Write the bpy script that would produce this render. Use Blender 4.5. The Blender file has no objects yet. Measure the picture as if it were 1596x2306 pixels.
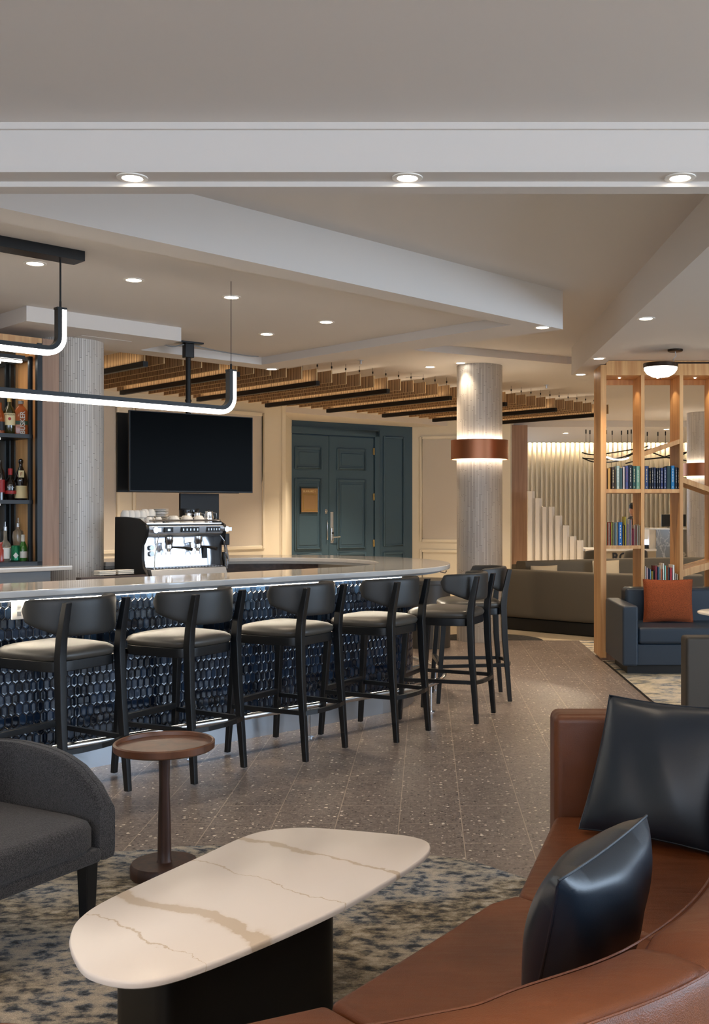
import bpy, bmesh, math, random
from math import sin, cos, pi, radians, atan2, sqrt, exp
from mathutils import Vector
random.seed(7)
C = bpy.context.scene.collection
SC = bpy.context.scene
# ------------------------------------------------------------------ camera, world, light, exposure
F, CX, HY, EYE = 2350.0, 960.0, 1152.0, 1.5
cam = bpy.data.cameras.new('camera'); camo = bpy.data.objects.new('camera', cam); C.objects.link(camo)
camo.location = (0, 0, EYE); camo.rotation_euler = (pi/2, 0, 0)
cam.sensor_fit = 'HORIZONTAL'; cam.sensor_width = 36; cam.lens = 36*F/1596
cam.shift_x = (798-CX)/1596; cam.shift_y = (HY-1153)/1596; cam.clip_end = 100; cam.clip_start = .05
SC.camera = camo
SC.view_settings.view_transform = 'Standard'; SC.view_settings.look = 'None'
SC.view_settings.gamma = 1; SC.view_settings.use_curve_mapping = False
SC.view_settings.exposure = 1.60
W = bpy.data.worlds.new('world'); SC.world = W; W.use_nodes = True
W.node_tree.nodes['Background'].inputs[0].default_value = (.62, .78, 1, 1)
W.node_tree.nodes['Background'].inputs[1].default_value = .9
def area(name, loc, rot, sx, sy, power, col):
    l = bpy.data.lights.new(name, 'AREA'); l.shape = 'RECTANGLE'; l.size = sx; l.size_y = sy; l.energy = power; l.color = col
    o = bpy.data.objects.new(name, l); C.objects.link(o); o.location = loc; o.rotation_euler = rot; return o
area('window_daylight', (-1.0, -4.8, 1.75), (radians(62), 0, 0), 9.0, 2.3, 65, (.74, .85, 1))
area('side_window_daylight', (8.8, 2.0, 1.7), (radians(78), 0, radians(90)), 9.0, 2.2, 150, (.62, .79, 1))
WARM = (1, .79, .56)
SPOT = 26.0
# ------------------------------------------------------------------ materials
def nt(name):
    m = bpy.data.materials.new(name); m.use_nodes = True
    n = m.node_tree; b = n.nodes['Principled BSDF']; return m, n, b
def N(n, t, **kw):
    x = n.nodes.new(t)
    for k, v in kw.items():
        if k.startswith('i_'): x.inputs[k[2:].replace('_', ' ')].default_value = v
        elif k[0] == 'I': x.inputs[int(k[1:])].default_value = v
        else: setattr(x, k, v)
    return x
def rgb(h):
    h = h.lstrip('#'); c = [int(h[i:i+2], 16)/255 for i in (0, 2, 4)]
    return tuple((v/12.92 if v < .04045 else ((v+.055)/1.055)**2.4) for v in c)+(1,)
def coords(n, scale=(1, 1, 1), gen='Object', rot=(0, 0, 0)):
    t = N(n, 'ShaderNodeTexCoord'); m = N(n, 'ShaderNodeMapping'); m.inputs['Scale'].default_value = scale
    m.inputs['Rotation'].default_value = rot
    n.links.new(t.outputs[gen], m.inputs['Vector']); return m.outputs['Vector']
def ramp(n, src, stops, interp='LINEAR'):
    r = N(n, 'ShaderNodeValToRGB'); r.color_ramp.interpolation = interp
    e = r.color_ramp.elements
    while len(e) < len(stops): e.new(.5)
    for q, (p, c) in zip(e, stops): q.position = p; q.color = c
    n.links.new(src, r.inputs[0]); return r.outputs[0]
def bump(n, b, src, strength=.2, dist=.01):
    x = N(n, 'ShaderNodeBump'); x.inputs['Strength'].default_value = strength; x.inputs['Distance'].default_value = dist
    n.links.new(src, x.inputs['Height']); n.links.new(x.outputs[0], b.inputs['Normal'])
def plain(name, col, rough=.5, metal=0, nscale=0, nstr=.1, var=0, spec=.5, coat=0, aniso=None):
    m, n, b = nt(name); c = rgb(col) if isinstance(col, str) else col
    b.inputs['Base Color'].default_value = c; b.inputs['Roughness'].default_value = rough
    b.inputs['Metallic'].default_value = metal; b.inputs['Specular IOR Level'].default_value = spec
    b.inputs['Coat Weight'].default_value = coat
    if nscale:
        s = nscale if isinstance(nscale, tuple) else (nscale,)*3
        z = N(n, 'ShaderNodeTexNoise'); z.inputs['Scale'].default_value = 1; z.inputs['Detail'].default_value = 4
        n.links.new(coords(n, s), z.inputs['Vector'])
        if nstr: bump(n, b, z.outputs[0], nstr, .004)
        if var:
            d = tuple(v*(1-var) for v in c[:3])+(1,); l = tuple(min(1, v*(1+var)) for v in c[:3])+(1,)
            n.links.new(ramp(n, z.outputs[0], [(.3, d), (.7, l)]), b.inputs['Base Color'])
    return m
def emis(name, col, s):
    m, n, b = nt(name); c = rgb(col) if isinstance(col, str) else col
    b.inputs['Base Color'].default_value = (.8, .8, .8, 1)
    b.inputs['Emission Color'].default_value = c; b.inputs['Emission Strength'].default_value = s; return m
def wood(name, dark, light, scale=(14, 14, 1.2), rough=.45, gs=.06):
    m, n, b = nt(name); v = coords(n, scale)
    z = N(n, 'ShaderNodeTexNoise'); z.inputs['Scale'].default_value = 1; z.inputs['Detail'].default_value = 6; z.inputs['Distortion'].default_value = .6
    n.links.new(v, z.inputs['Vector'])
    n.links.new(ramp(n, z.outputs[0], [(.3, rgb(dark)), (.68, rgb(light))]), b.inputs['Base Color'])
    b.inputs['Roughness'].default_value = rough; bump(n, b, z.outputs[0], gs, .003); return m
M = {}
M['paint'] = plain('ceiling_paint', '#dcd5ce', .85, nscale=60, nstr=.03)
M['cream'] = plain('cream_wall_paint', '#e7e0d0', .7, nscale=40, nstr=.03)
M['panel'] = plain('wall_panel_fabric', '#cfc9c1', .85, nscale=(200, 200, 200), nstr=.08, var=.03)
M['white'] = plain('white_paint', '#f2ece2', .5)
M['slat'] = plain('slat_paint', '#e6ddca', .6)
M['teal'] = plain('dark_teal_paint', '#3c586b', .5, nscale=90, nstr=.02)
M['black'] = plain('black_lacquered_wood', '#0b0d10', .32, nscale=(60, 60, 6), nstr=.03)
M['blackmetal'] = plain('black_metal', '#141210', .4, .3)
M['bronze'] = plain('dark_bronze', '#3a2c22', .4, .8)
M['steel'] = plain('brushed_steel', '#cdd1d6', .42, 1, nscale=(4, 4, 300), nstr=.03)
M['kick'] = plain('kick_plate_steel', '#a9adb2', .33, .9, nscale=(3, 3, 200), nstr=.03)
M['chrome'] = plain('polished_chrome', '#e2e4e8', .16, 1)
M['copper'] = plain('brushed_copper', '#b47a5c', .38, 1, nscale=(2, 2, 160), nstr=.03)
M['leather'] = plain('charcoal_leather', '#2a2927', .45, nscale=450, nstr=.12, var=.05)
M['leather_seat'] = plain('taupe_leather', '#45413b', .4, nscale=450, nstr=.12, var=.05)
M['blueleather'] = plain('slate_blue_leather', '#1e2d3c', .42, nscale=420, nstr=.12, var=.05)
M['cushleather'] = plain('blue_grey_leather', '#1b242e', .34, nscale=480, nstr=.07, var=.08)
M['greyfab'] = plain('taupe_upholstery', '#5e574b', .85, nscale=300, nstr=.2, var=.08)
M['beigefab'] = plain('beige_fabric', '#b7a88e', .9, nscale=300, nstr=.2, var=.08)
M['rust'] = plain('rust_boucle', '#91451f', .95, nscale=170, nstr=.6, var=.45)
M['darkwood'] = wood('dark_walnut', '#2a1812', '#4a2b1c', (30, 30, 3), .5)
M['oak'] = wood('honey_oak', '#ba8550', '#d8ab74', (22, 22, 1.0), .42)
M['oakpale'] = wood('pale_brown_oak', '#8a6a54', '#a5846c', (26, 26, 1.0), .5)
M['brownpanel'] = wood('brown_laminate', '#3a2e28', '#54443a', (3, 20, 20), .4)
M['stone'] = plain('grey_quartz', '#c9c6c1', .07, nscale=9, nstr=0, var=.05, spec=.6)
M['greycab'] = plain('grey_cabinet_paint', '#8d8f90', .5)
M['ceramic'] = plain('white_ceramic', '#e6e2da', .15, spec=.6)
M['darkgrey'] = plain('dark_grey_laminate', '#44403b', .45, nscale=(80, 80, 4), nstr=.02)
M['tvscreen'] = plain('television_glass', '#030405', .22, spec=.02)
M['mattblack'] = plain('matt_black_plastic', '#0b0b0c', .5)
M['grout'] = plain('beige_grout', '#6f685c', .7)
M['strip'] = emis('led_strip', (1, .86, .66, 1), 24)
M['pendant'] = emis('pendant_diffuser', (1, .93, .84, 1), 3.2)
M['downlight'] = emis('downlight_lens', (1, .9, .76, 1), 6)
M['bowl'] = emis('opal_bowl_glass', (1, .88, .7, 1), 3)
M['ringlight'] = emis('ring_diffuser', (1, .87, .68, 1), 7)
M['cove'] = emis('cove_strip', (1, .88, .70, 1), 40)
M['shelfled'] = emis('shelf_light', (1, .95, .85, 1), 4)
M['label_cream'] = plain('cream_paper', '#e0cf9f', .6)
M['label_white'] = plain('white_paper', '#dcd8cf', .6)
M['label_red'] = plain('red_label', '#9c1f1c', .5)
M['ink'] = plain('black_ink', '#151210', .5)
M['gold'] = plain('gold_foil', '#b89b5e', .35, .6)
M['skin'] = plain('skin', '#b98468', .5)
M['hair'] = plain('dark_hair', '#120d0b', .6)
M['clothblack'] = plain('black_cloth', '#17171a', .9)
def glass(name, col, rough=.04, tr=1):
    m, n, b = nt(name); b.inputs['Base Color'].default_value = rgb(col); b.inputs['Roughness'].default_value = rough
    b.inputs['Transmission Weight'].default_value = tr; b.inputs['IOR'].default_value = 1.45; return m
M['glass'] = glass('clear_glass', '#e8f0ee'); M['greenglass'] = plain('green_glass', '#2f6b22', .08, spec=.8)
M['amber'] = plain('amber_spirit_glass', '#8a3d10', .08, spec=.8); M['darkglass'] = plain('dark_bottle_glass', '#120a08', .08, spec=.8)
M['olive'] = plain('olive_bottle_glass', '#2d2a0c', .08, spec=.8); M['tint'] = glass('pale_tinted_glass', '#d8cdb8', .05, .8)

def m_tile():
    m, n, b = nt('navy_glazed_tile'); g = N(n, 'ShaderNodeNewGeometry')
    n.links.new(ramp(n, g.outputs['Random Per Island'], [(0, rgb('#070d18')), (.6, rgb('#0f1b2c')), (1, rgb('#1d2f45'))]), b.inputs['Base Color'])
    b.inputs['Roughness'].default_value = .12; b.inputs['Specular IOR Level'].default_value = .6
    z = N(n, 'ShaderNodeTexNoise'); z.inputs['Scale'].default_value = 28
    n.links.new(coords(n), z.inputs['Vector']); bump(n, b, z.outputs[0], .12, .006); return m
M['tile'] = m_tile()
def m_floor():
    m, n, b = nt('terrazzo_tile'); v0 = coords(n)
    dz = N(n, 'ShaderNodeTexNoise'); dz.inputs['Scale'].default_value = 90; dz.inputs['Detail'].default_value = 2; n.links.new(v0, dz.inputs['Vector'])
    vm = N(n, 'ShaderNodeVectorMath', operation='MULTIPLY_ADD'); vm.inputs[1].default_value = (.016, .016, .016); n.links.new(dz.outputs['Color'], vm.inputs[0]); n.links.new(v0, vm.inputs[2])
    v = vm.outputs[0]
    z = N(n, 'ShaderNodeTexNoise'); z.inputs['Scale'].default_value = 55; z.inputs['Detail'].default_value = 8; z.inputs['Roughness'].default_value = .7
    n.links.new(v, z.inputs['Vector'])
    base = ramp(n, z.outputs[0], [(.3, rgb('#605651')), (.5, rgb('#80736b')), (.72, rgb('#9f9289'))])
    out = base
    for sc, th, col in ((75, .13, '#b3a799'), (34, .12, '#e2d8c8'), (58, .15, '#3f3834')):
        vo = N(n, 'ShaderNodeTexVoronoi'); vo.inputs['Scale'].default_value = sc; vo.inputs['Randomness'].default_value = 1
        n.links.new(v, vo.inputs['Vector'])
        sub = N(n, 'ShaderNodeMath', operation='LESS_THAN'); 
        rr = N(n, 'ShaderNodeMath', operation='MULTIPLY'); sp = N(n, 'ShaderNodeSeparateColor')
        n.links.new(vo.outputs['Color'], sp.inputs[0]); n.links.new(sp.outputs[0], rr.inputs[0])
        p2 = N(n, 'ShaderNodeMath', operation='POWER'); n.links.new(sp.outputs[0], p2.inputs[0]); p2.inputs[1].default_value = 2.2
        n.links.new(p2.outputs[0], rr.inputs[0]); rr.inputs[1].default_value = th*2.6
        n.links.new(vo.outputs['Distance'], sub.inputs[0]); n.links.new(rr.outputs[0], sub.inputs[1])
        mx = N(n, 'ShaderNodeMix', data_type='RGBA'); n.links.new(sub.outputs[0], mx.inputs[0]); n.links.new(out, mx.inputs[6]); mx.inputs[7].default_value = rgb(col)
        out = mx.outputs[2]
    br = N(n, 'ShaderNodeTexBrick'); br.offset = .5
    t = N(n, 'ShaderNodeTexCoord'); sp = N(n, 'ShaderNodeSeparateXYZ'); n.links.new(t.outputs['Object'], sp.inputs[0])
    cb = N(n, 'ShaderNodeCombineXYZ')
    ax = N(n, 'ShaderNodeMath', operation='ADD'); ax.inputs[1].default_value = -.171+30.2+.00075; n.links.new(sp.outputs[0], ax.inputs[0])
    ay = N(n, 'ShaderNodeMath', operation='ADD'); ay.inputs[1].default_value = -5.62+60; n.links.new(sp.outputs[1], ay.inputs[0])
    n.links.new(ay.outputs[0], cb.inputs[0]); n.links.new(ax.outputs[0], cb.inputs[1]); n.links.new(cb.outputs[0], br.inputs['Vector'])
    br.inputs['Scale'].default_value = 1; br.inputs['Brick Width'].default_value = .6; br.inputs['Row Height'].default_value = .302
    br.inputs['Mortar Size'].default_value = .0019; br.inputs['Mortar Smooth'].default_value = 0
    mx = N(n, 'ShaderNodeMix', data_type='RGBA'); n.links.new(br.outputs['Fac'], mx.inputs[0]); n.links.new(out, mx.inputs[6]); mx.inputs[7].default_value = rgb('#b5a593')
    n.links.new(mx.outputs[2], b.inputs['Base Color']); b.inputs['Roughness'].default_value = .36
    return m
M['floor'] = m_floor()
def m_rug(name, cols, sc=18):
    m, n, b = nt(name); v = coords(n, (.8, 1.25, 1))
    a = N(n, 'ShaderNodeTexNoise'); a.inputs['Scale'].default_value = sc; a.inputs['Detail'].default_value = 9; a.inputs['Roughness'].default_value = .68
    n.links.new(v, a.inputs['Vector'])
    z = N(n, 'ShaderNodeTexNoise'); z.inputs['Scale'].default_value = 1.6; z.inputs['Detail'].default_value = 3
    n.links.new(v, z.inputs['Vector'])
    f = N(n, 'ShaderNodeTexNoise'); f.inputs['Scale'].default_value = 260; n.links.new(coords(n), f.inputs['Vector'])
    c1 = ramp(n, a.outputs[0], [(.36, rgb(cols[0])), (.44, rgb(cols[1])), (.50, rgb(cols[2])), (.62, rgb(cols[3]))])
    c2 = ramp(n, a.outputs[0], [(.38, rgb(cols[0])), (.45, rgb(cols[4])), (.53, rgb(cols[5])), (.64, rgb(cols[3]))])
    mx = N(n, 'ShaderNodeMix', data_type='RGBA'); n.links.new(ramp(n, z.outputs[0], [(.42, (0, 0, 0, 1)), (.58, (1, 1, 1, 1))]), mx.inputs[0])
    n.links.new(c1, mx.inputs[6]); n.links.new(c2, mx.inputs[7])
    m2 = N(n, 'ShaderNodeMix', data_type='RGBA', blend_type='MULTIPLY'); m2.inputs[0].default_value = .6
    n.links.new(mx.outputs[2], m2.inputs[6]); n.links.new(ramp(n, f.outputs[0], [(.3, (.5, .5, .5, 1)), (.7, (1.2, 1.2, 1.2, 1))]), m2.inputs[7])
    n.links.new(m2.outputs[2], b.inputs['Base Color']); b.inputs['Roughness'].default_value = .95; bump(n, b, f.outputs[0], .6, .006); return m
M['rug'] = m_rug('mottled_rug', ['#2a2f36', '#616b77', '#a8a39b', '#c6bba9', '#625a4d', '#9c8f78'])
M['rug2'] = m_rug('cream_blue_carpet', ['#5b6570', '#8f949a', '#c9bfae', '#dacdb8', '#9a9384', '#cbbd9f'], 7)
def m_stick():
    m, n, b = nt('stick_mosaic'); t = N(n, 'ShaderNodeTexCoord'); sp = N(n, 'ShaderNodeSeparateXYZ'); n.links.new(t.outputs['Object'], sp.inputs[0])
    at = N(n, 'ShaderNodeMath', operation='ARCTAN2'); n.links.new(sp.outputs[1], at.inputs[0]); n.links.new(sp.outputs[0], at.inputs[1])
    ar = N(n, 'ShaderNodeMath', operation='MULTIPLY_ADD'); ar.inputs[1].default_value = 96/(2*pi)*.0175; ar.inputs[2].default_value = 5*.0175*96; n.links.new(at.outputs[0], ar.inputs[0])
    rw = N(n, 'ShaderNodeMath', operation='DIVIDE'); rw.inputs[1].default_value = .0175; n.links.new(ar.outputs[0], rw.inputs[0])
    fl = N(n, 'ShaderNodeMath', operation='FLOOR'); n.links.new(rw.outputs[0], fl.inputs[0])
    wn = N(n, 'ShaderNodeTexWhiteNoise', noise_dimensions='1D'); n.links.new(fl.outputs[0], wn.inputs['W'])
    zz = N(n, 'ShaderNodeMath', operation='MULTIPLY_ADD'); zz.inputs[1].default_value = .29; n.links.new(wn.outputs['Value'], zz.inputs[0]); n.links.new(sp.outputs[2], zz.inputs[2])
    cb = N(n, 'ShaderNodeCombineXYZ'); n.links.new(zz.outputs[0], cb.inputs[0]); n.links.new(ar.outputs[0], cb.inputs[1])
    def brick(mort, bw):
        br = N(n, 'ShaderNodeTexBrick'); br.offset = 0; n.links.new(cb.outputs[0], br.inputs['Vector']); br.inputs['Scale'].default_value = 1
        br.inputs['Brick Width'].default_value = bw; br.inputs['Row Height'].default_value = .0175; br.inputs['Mortar Size'].default_value = mort; br.inputs['Mortar Smooth'].default_value = .3
        br.inputs['Color1'].default_value = rgb('#d8d2ca'); br.inputs['Color2'].default_value = rgb('#c3bcb4'); br.inputs['Mortar'].default_value = rgb('#857d74'); return br
    br = brick(.0018, .29)
    n.links.new(br.outputs['Color'], b.inputs['Base Color']); b.inputs['Roughness'].default_value = .4
    inv = N(n, 'ShaderNodeMath', operation='SUBTRACT'); inv.inputs[0].default_value = 1; n.links.new(br.outputs['Fac'], inv.inputs[1])
    bump(n, b, inv.outputs[0], .6, .004); return m
M['stick'] = m_stick()
def m_baffle():
    m, n, b = nt('striped_walnut_baffle'); v = coords(n, (1, 62, .5))
    z = N(n, 'ShaderNodeTexNoise'); z.inputs['Scale'].default_value = 1; z.inputs['Detail'].default_value = 3; n.links.new(v, z.inputs['Vector'])
    n.links.new(ramp(n, z.outputs[0], [(.36, rgb('#5a4029')), (.5, rgb('#a58058')), (.64, rgb('#d6b385'))]), b.inputs['Base Color']); b.inputs['Roughness'].default_value = .7; return m
M['baffle'] = m_baffle()
M['baffle_edge'] = plain('baffle_cream_edge', '#c9a877', .7)
def m_marble(name, base, vein, sc, lo, warp=1.2, rough=.12):
    m, n, b = nt(name); v = coords(n, (1, 1, 1), rot=(0, 0, .5))
    a = N(n, 'ShaderNodeTexNoise'); a.inputs['Scale'].default_value = sc; a.inputs['Detail'].default_value = 7; a.inputs['Distortion'].default_value = warp; n.links.new(v, a.inputs['Vector'])
    s = N(n, 'ShaderNodeMath', operation='SUBTRACT'); s.inputs[1].default_value = .5; n.links.new(a.outputs[0], s.inputs[0])
    ab = N(n, 'ShaderNodeMath', operation='ABSOLUTE'); n.links.new(s.outputs[0], ab.inputs[0])
    w = N(n, 'ShaderNodeTexNoise'); w.inputs['Scale'].default_value = sc*.9; n.links.new(v, w.inputs['Vector'])
    k = N(n, 'ShaderNodeMath', operation='MULTIPLY'); n.links.new(ab.outputs[0], k.inputs[0])
    r2 = N(n, 'ShaderNodeMapRange'); r2.inputs[1].default_value = .35; r2.inputs[2].default_value = .65; r2.inputs[3].default_value = .6; r2.inputs[4].default_value = 3.5
    n.links.new(w.outputs[0], r2.inputs[0]); n.links.new(r2.outputs[0], k.inputs[1])
    n.links.new(ramp(n, k.outputs[0], [(0, rgb(vein)), (lo, rgb(vein)), (lo*1.6, rgb(base)), (1, rgb(base))]), b.inputs['Base Color'])
    b.inputs['Roughness'].default_value = rough; return m
M['greymarble'] = m_marble('grey_veined_marble', '#7d7c78', '#b5b3ad', 1.6, .02, 2.5)
def m_tweed(name, a_, b_, sc):
    m, n, b = nt(name); w = N(n, 'ShaderNodeTexVoronoi'); w.inputs['Scale'].default_value = sc; n.links.new(coords(n), w.inputs['Vector'])
    sp = N(n, 'ShaderNodeSeparateColor'); n.links.new(w.outputs['Color'], sp.inputs[0])
    n.links.new(ramp(n, sp.outputs[0], [(.2, rgb(a_)), (.85, rgb(b_))]), b.inputs['Base Color']); b.inputs['Roughness'].default_value = .95
    b.inputs['Sheen Weight'].default_value = .2
    bump(n, b, w.outputs['Distance'], .7, .003); return m
M['tweed'] = m_tweed('charcoal_tweed', '#131315', '#464344', 420)
def m_cognac():
    m, n, b = nt('cognac_leather'); v = coords(n)
    z = N(n, 'ShaderNodeTexNoise'); z.inputs['Scale'].default_value = 3; z.inputs['Detail'].default_value = 3; n.links.new(v, z.inputs['Vector'])
    n.links.new(ramp(n, z.outputs[0], [(.3, rgb('#53290f')), (.7, rgb('#6c3a19'))]), b.inputs['Base Color'])
    b.inputs['Roughness'].default_value = .42
    g = N(n, 'ShaderNodeTexVoronoi'); g.inputs['Scale'].default_value = 420; n.links.new(v, g.inputs['Vector'])
    w = N(n, 'ShaderNodeTexNoise'); w.inputs['Scale'].default_value = 1; w.inputs['Detail'].default_value = 2; n.links.new(coords(n, (4, 22, 8), rot=(0, 0, -.25)), w.inputs['Vector'])
    a = N(n, 'ShaderNodeMath', operation='MULTIPLY_ADD'); a.inputs[1].default_value = 12; n.links.new(w.outputs[0], a.inputs[0]); n.links.new(g.outputs['Distance'], a.inputs[2])
    bump(n, b, a.outputs[0], .25, .0016); return m
M['cognac'] = m_cognac()
# ------------------------------------------------------------------ mesh helpers
class MB:
    def __init__(s): s.v = []; s.f = []; s.sm = []
    def add(s, vs, fs, smooth=False):
        o = len(s.v); s.v += [tuple(p) for p in vs]; s.f += [tuple(i+o for i in f) for f in fs]; s.sm += [smooth]*len(fs); return s
    def box(s, x0, x1, y0, y1, z0, z1):
        p = [(x, y, z) for z in (z0, z1) for y in (y0, y1) for x in (x0, x1)]
        return s.add(p, [(0, 2, 3, 1), (4, 5, 7, 6), (0, 1, 5, 4), (2, 6, 7, 3), (0, 4, 6, 2), (1, 3, 7, 5)])
    def hexa(s, a, b):  # two quads of 4 points
        return s.add(list(a)+list(b), [(3, 2, 1, 0), (4, 5, 6, 7), (0, 1, 5, 4), (1, 2, 6, 5), (2, 3, 7, 6), (3, 0, 4, 7)])
    def prism(s, poly, z0, z1, smooth=False):
        n = len(poly); s.add([(p[0], p[1], z0) for p in poly]+[(p[0], p[1], z1) for p in poly],
              [tuple(range(n-1, -1, -1)), tuple(range(n, 2*n))], False)
        s.add([(p[0], p[1], z0) for p in poly]+[(p[0], p[1], z1) for p in poly], [(i, (i+1) % n, n+(i+1) % n, n+i) for i in range(n)], smooth)
        return s
    def loft(s, loops, caps=True, smooth=True, closed=True):
        n = len(loops[0]); vs = [p for l in loops for p in l]; fs = []
        for k in range(len(loops)-1):
            for i in range(n if closed else n-1):
                j = (i+1) % n; fs.append((k*n+i, k*n+j, (k+1)*n+j, (k+1)*n+i))
        s.add(vs, fs, smooth)
        if caps and closed:
            s.add(loops[0], [tuple(range(n-1, -1, -1))]); s.add(loops[-1], [tuple(range(n))])
        return s
    def lathe(s, prof, n=32, c=(0, 0)):
        return s.loft([[(c[0]+r*cos(2*pi*i/n), c[1]+r*sin(2*pi*i/n), z) for i in range(n)] for r, z in prof])
    def tube(s, path, r, n=10, closed=False, sq=None, caps=True):
        P = [Vector(p) for p in path]; loops = []; up = Vector((0, 0, 1)); m = len(P)
        for i, p in enumerate(P):
            if closed: t = P[(i+1) % m]-P[i-1]
            else: t = P[min(i+1, m-1)]-P[max(i-1, 0)]
            t.normalize(); ref = up if abs(t.z) < .95 else Vector((0, 1, 0))
            a = t.cross(ref).normalized(); b = a.cross(t).normalized(); rr = r[i] if isinstance(r, (list, tuple)) else r
            if sq: cs = [(-sq[0], -sq[1]), (sq[0], -sq[1]), (sq[0], sq[1]), (-sq[0], sq[1])]; loops.append([tuple(p+a*x+b*y) for x, y in cs])
            else: loops.append([tuple(p+a*rr*cos(2*pi*k/n)+b*rr*sin(2*pi*k/n)) for k in range(n)])
        if closed: loops.append(loops[0])
        return s.loft(loops, caps=caps and not closed, smooth=not sq)
    def build(s, name, mat, parent=None, loc=None, bevel=0, seg=2, sub=0, rotz=0, auto=True):
        me = bpy.data.meshes.new(name); me.from_pydata(s.v, [], s.f); me.materials.append(M[mat] if isinstance(mat, str) else mat)
        me.polygons.foreach_set('use_smooth', s.sm)
        bm = bmesh.new(); bm.from_mesh(me); bmesh.ops.remove_doubles(bm, verts=bm.verts, dist=1e-5); bmesh.ops.recalc_face_normals(bm, faces=bm.faces); bm.to_mesh(me); bm.free()
        if any(s.sm) and not bevel: me.set_sharp_from_angle(angle=radians(42))
        o = bpy.data.objects.new(name, me); C.objects.link(o)
        if parent: o.parent = parent
        if loc: o.location = loc
        if rotz: o.rotation_euler[2] = rotz
        if bevel:
            b = o.modifiers.new('bevel', 'BEVEL'); b.width = bevel; b.segments = seg; b.limit_method = 'ANGLE'; b.angle_limit = radians(40)
            for p in me.polygons: p.use_smooth = True
            w = o.modifiers.new('wn', 'WEIGHTED_NORMAL'); w.keep_sharp = True
        if sub:
            b = o.modifiers.new('subsurf', 'SUBSURF'); b.levels = sub; b.render_levels = sub
        return o
def tag(o, label, cat, group=None, kind=None):
    if label: o['label'] = label
    if cat: o['category'] = cat
    if group: o['group'] = group
    if kind: o['kind'] = kind
    return o
def thing(name, label, cat, loc=(0, 0, 0), rotz=0, group=None):
    o = bpy.data.objects.new(name, None); C.objects.link(o); o.empty_display_size = .1
    o.location = loc; o.rotation_euler = (0, 0, rotz); return tag(o, label, cat, group)
def struct(o): o['kind'] = 'structure'; return o
def dup(root, loc=None, rotz=None, label=None, group=None):
    def cp(o, par):
        c = o.copy(); C.objects.link(c)
        if par: c.parent = par
        for ch in kids.get(o.name, []): cp(ch, c)
        return c
    kids = {}
    def walk(o):
        kids[o.name] = list(o.children)
        for ch in o.children: walk(ch)
    walk(root); r = cp(root, None)
    if loc is not None: r.location = loc
    if rotz is not None: r.rotation_euler = (0, 0, rotz)
    if label: r['label'] = label
    if group: r['group'] = group
    return r
S2 = sqrt(.5)
def uv(u, v): return (S2*(u-v), S2*(u+v))
def px(x, y, z):            # point on the horizontal plane z seen at a photograph pixel
    D = F*(EYE-z)/(y-HY); return ((x-CX)/F*D, D)
def pxd(x, D): return ((x-CX)/F*D, D)
def text(name, s, size, mat, parent, loc, rot, ext=.0006, align='CENTER', sx=1, bold=0):
    c = bpy.data.curves.new(name, 'FONT'); c.body = s; c.size = size; c.extrude = ext; c.align_x = align; c.align_y = 'CENTER'; c.offset = bold
    t = bpy.data.objects.new(name+'_tmp', c); C.objects.link(t); bpy.context.view_layer.update()
    me = bpy.data.meshes.new_from_object(t.evaluated_get(bpy.context.evaluated_depsgraph_get())); bpy.data.objects.remove(t)
    me.materials.clear(); me.materials.append(M[mat]); o = bpy.data.objects.new(name, me); C.objects.link(o); o.parent = parent; o.location = loc; o.rotation_euler = rot; o.scale = (sx, 1, 1); return o
def rot2(p, a, c=(0, 0)): return (c[0]+p[0]*cos(a)-p[1]*sin(a), c[1]+p[0]*sin(a)+p[1]*cos(a))
def superell(a, b, e, n=40, c=(0, 0)):
    r = []
    for i in range(n):
        t = 2*pi*i/n; x, y = cos(t), sin(t)
        r.append((c[0]+a*abs(x)**(2/e)*(1 if x >= 0 else -1), c[1]+b*abs(y)**(2/e)*(1 if y >= 0 else -1)))
    return r
def catmull(P, n=8, closed=False):
    out = []; m = len(P); R = range(m if closed else m-1)
    for i in R:
        g = (lambda k: P[k % m]) if closed else (lambda k: P[min(max(k, 0), m-1)])
        p0, p1, p2, p3 = g(i-1), g(i), g(i+1), g(i+2)
        for k in range(n):
            t = k/n; out.append(tuple(.5*(2*b+(c-a)*t+(2*a-5*b+4*c-d)*t*t+(3*b-a-3*c+d)*t**3) for a, b, c, d in zip(p0, p1, p2, p3)))
    if not closed: out.append(tuple(P[-1]))
    return out
# ------------------------------------------------------------------ floors
def S(mb, name, mat, **k): return struct(mb.build(name, mat, **k))
S(MB().prism([(-7, -5), (1.77, -5), (1.77, 12.15), (-7, 12.15)], -.1, 0), 'floor', 'floor')
M['farfloor'] = plain('cream_carpet', '#b3a58d', .9, nscale=150, nstr=.3, var=.1)
S(MB().prism([(-7, 12.15), (1.77, 12.15), (9, 12.15), (9, 25), (-7, 25)], -.1, -.001), 'floor', 'farfloor')
S(MB().prism([(1.77, -5), (9, -5), (9, 12.15), (1.77, 12.15)], -.1, .001), 'floor', 'rug2')
S(MB().box(1.765, 1.785, -4, 10.45, 0, .006), 'trim_1', 'blackmetal')
arc = [(.68+.68*cos(t), 12.155+.68*sin(t)) for t in [i*pi/24 for i in range(25)]]
M['inlay'] = m_rug('dark_floor_inlay', ['#15161a', '#2b2d31', '#3b3a38', '#4e4a44', '#2a2724', '#37332d'], 20)
S(MB().prism(arc, -.0005, .0015), 'floor_inlay', 'inlay')
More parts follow.
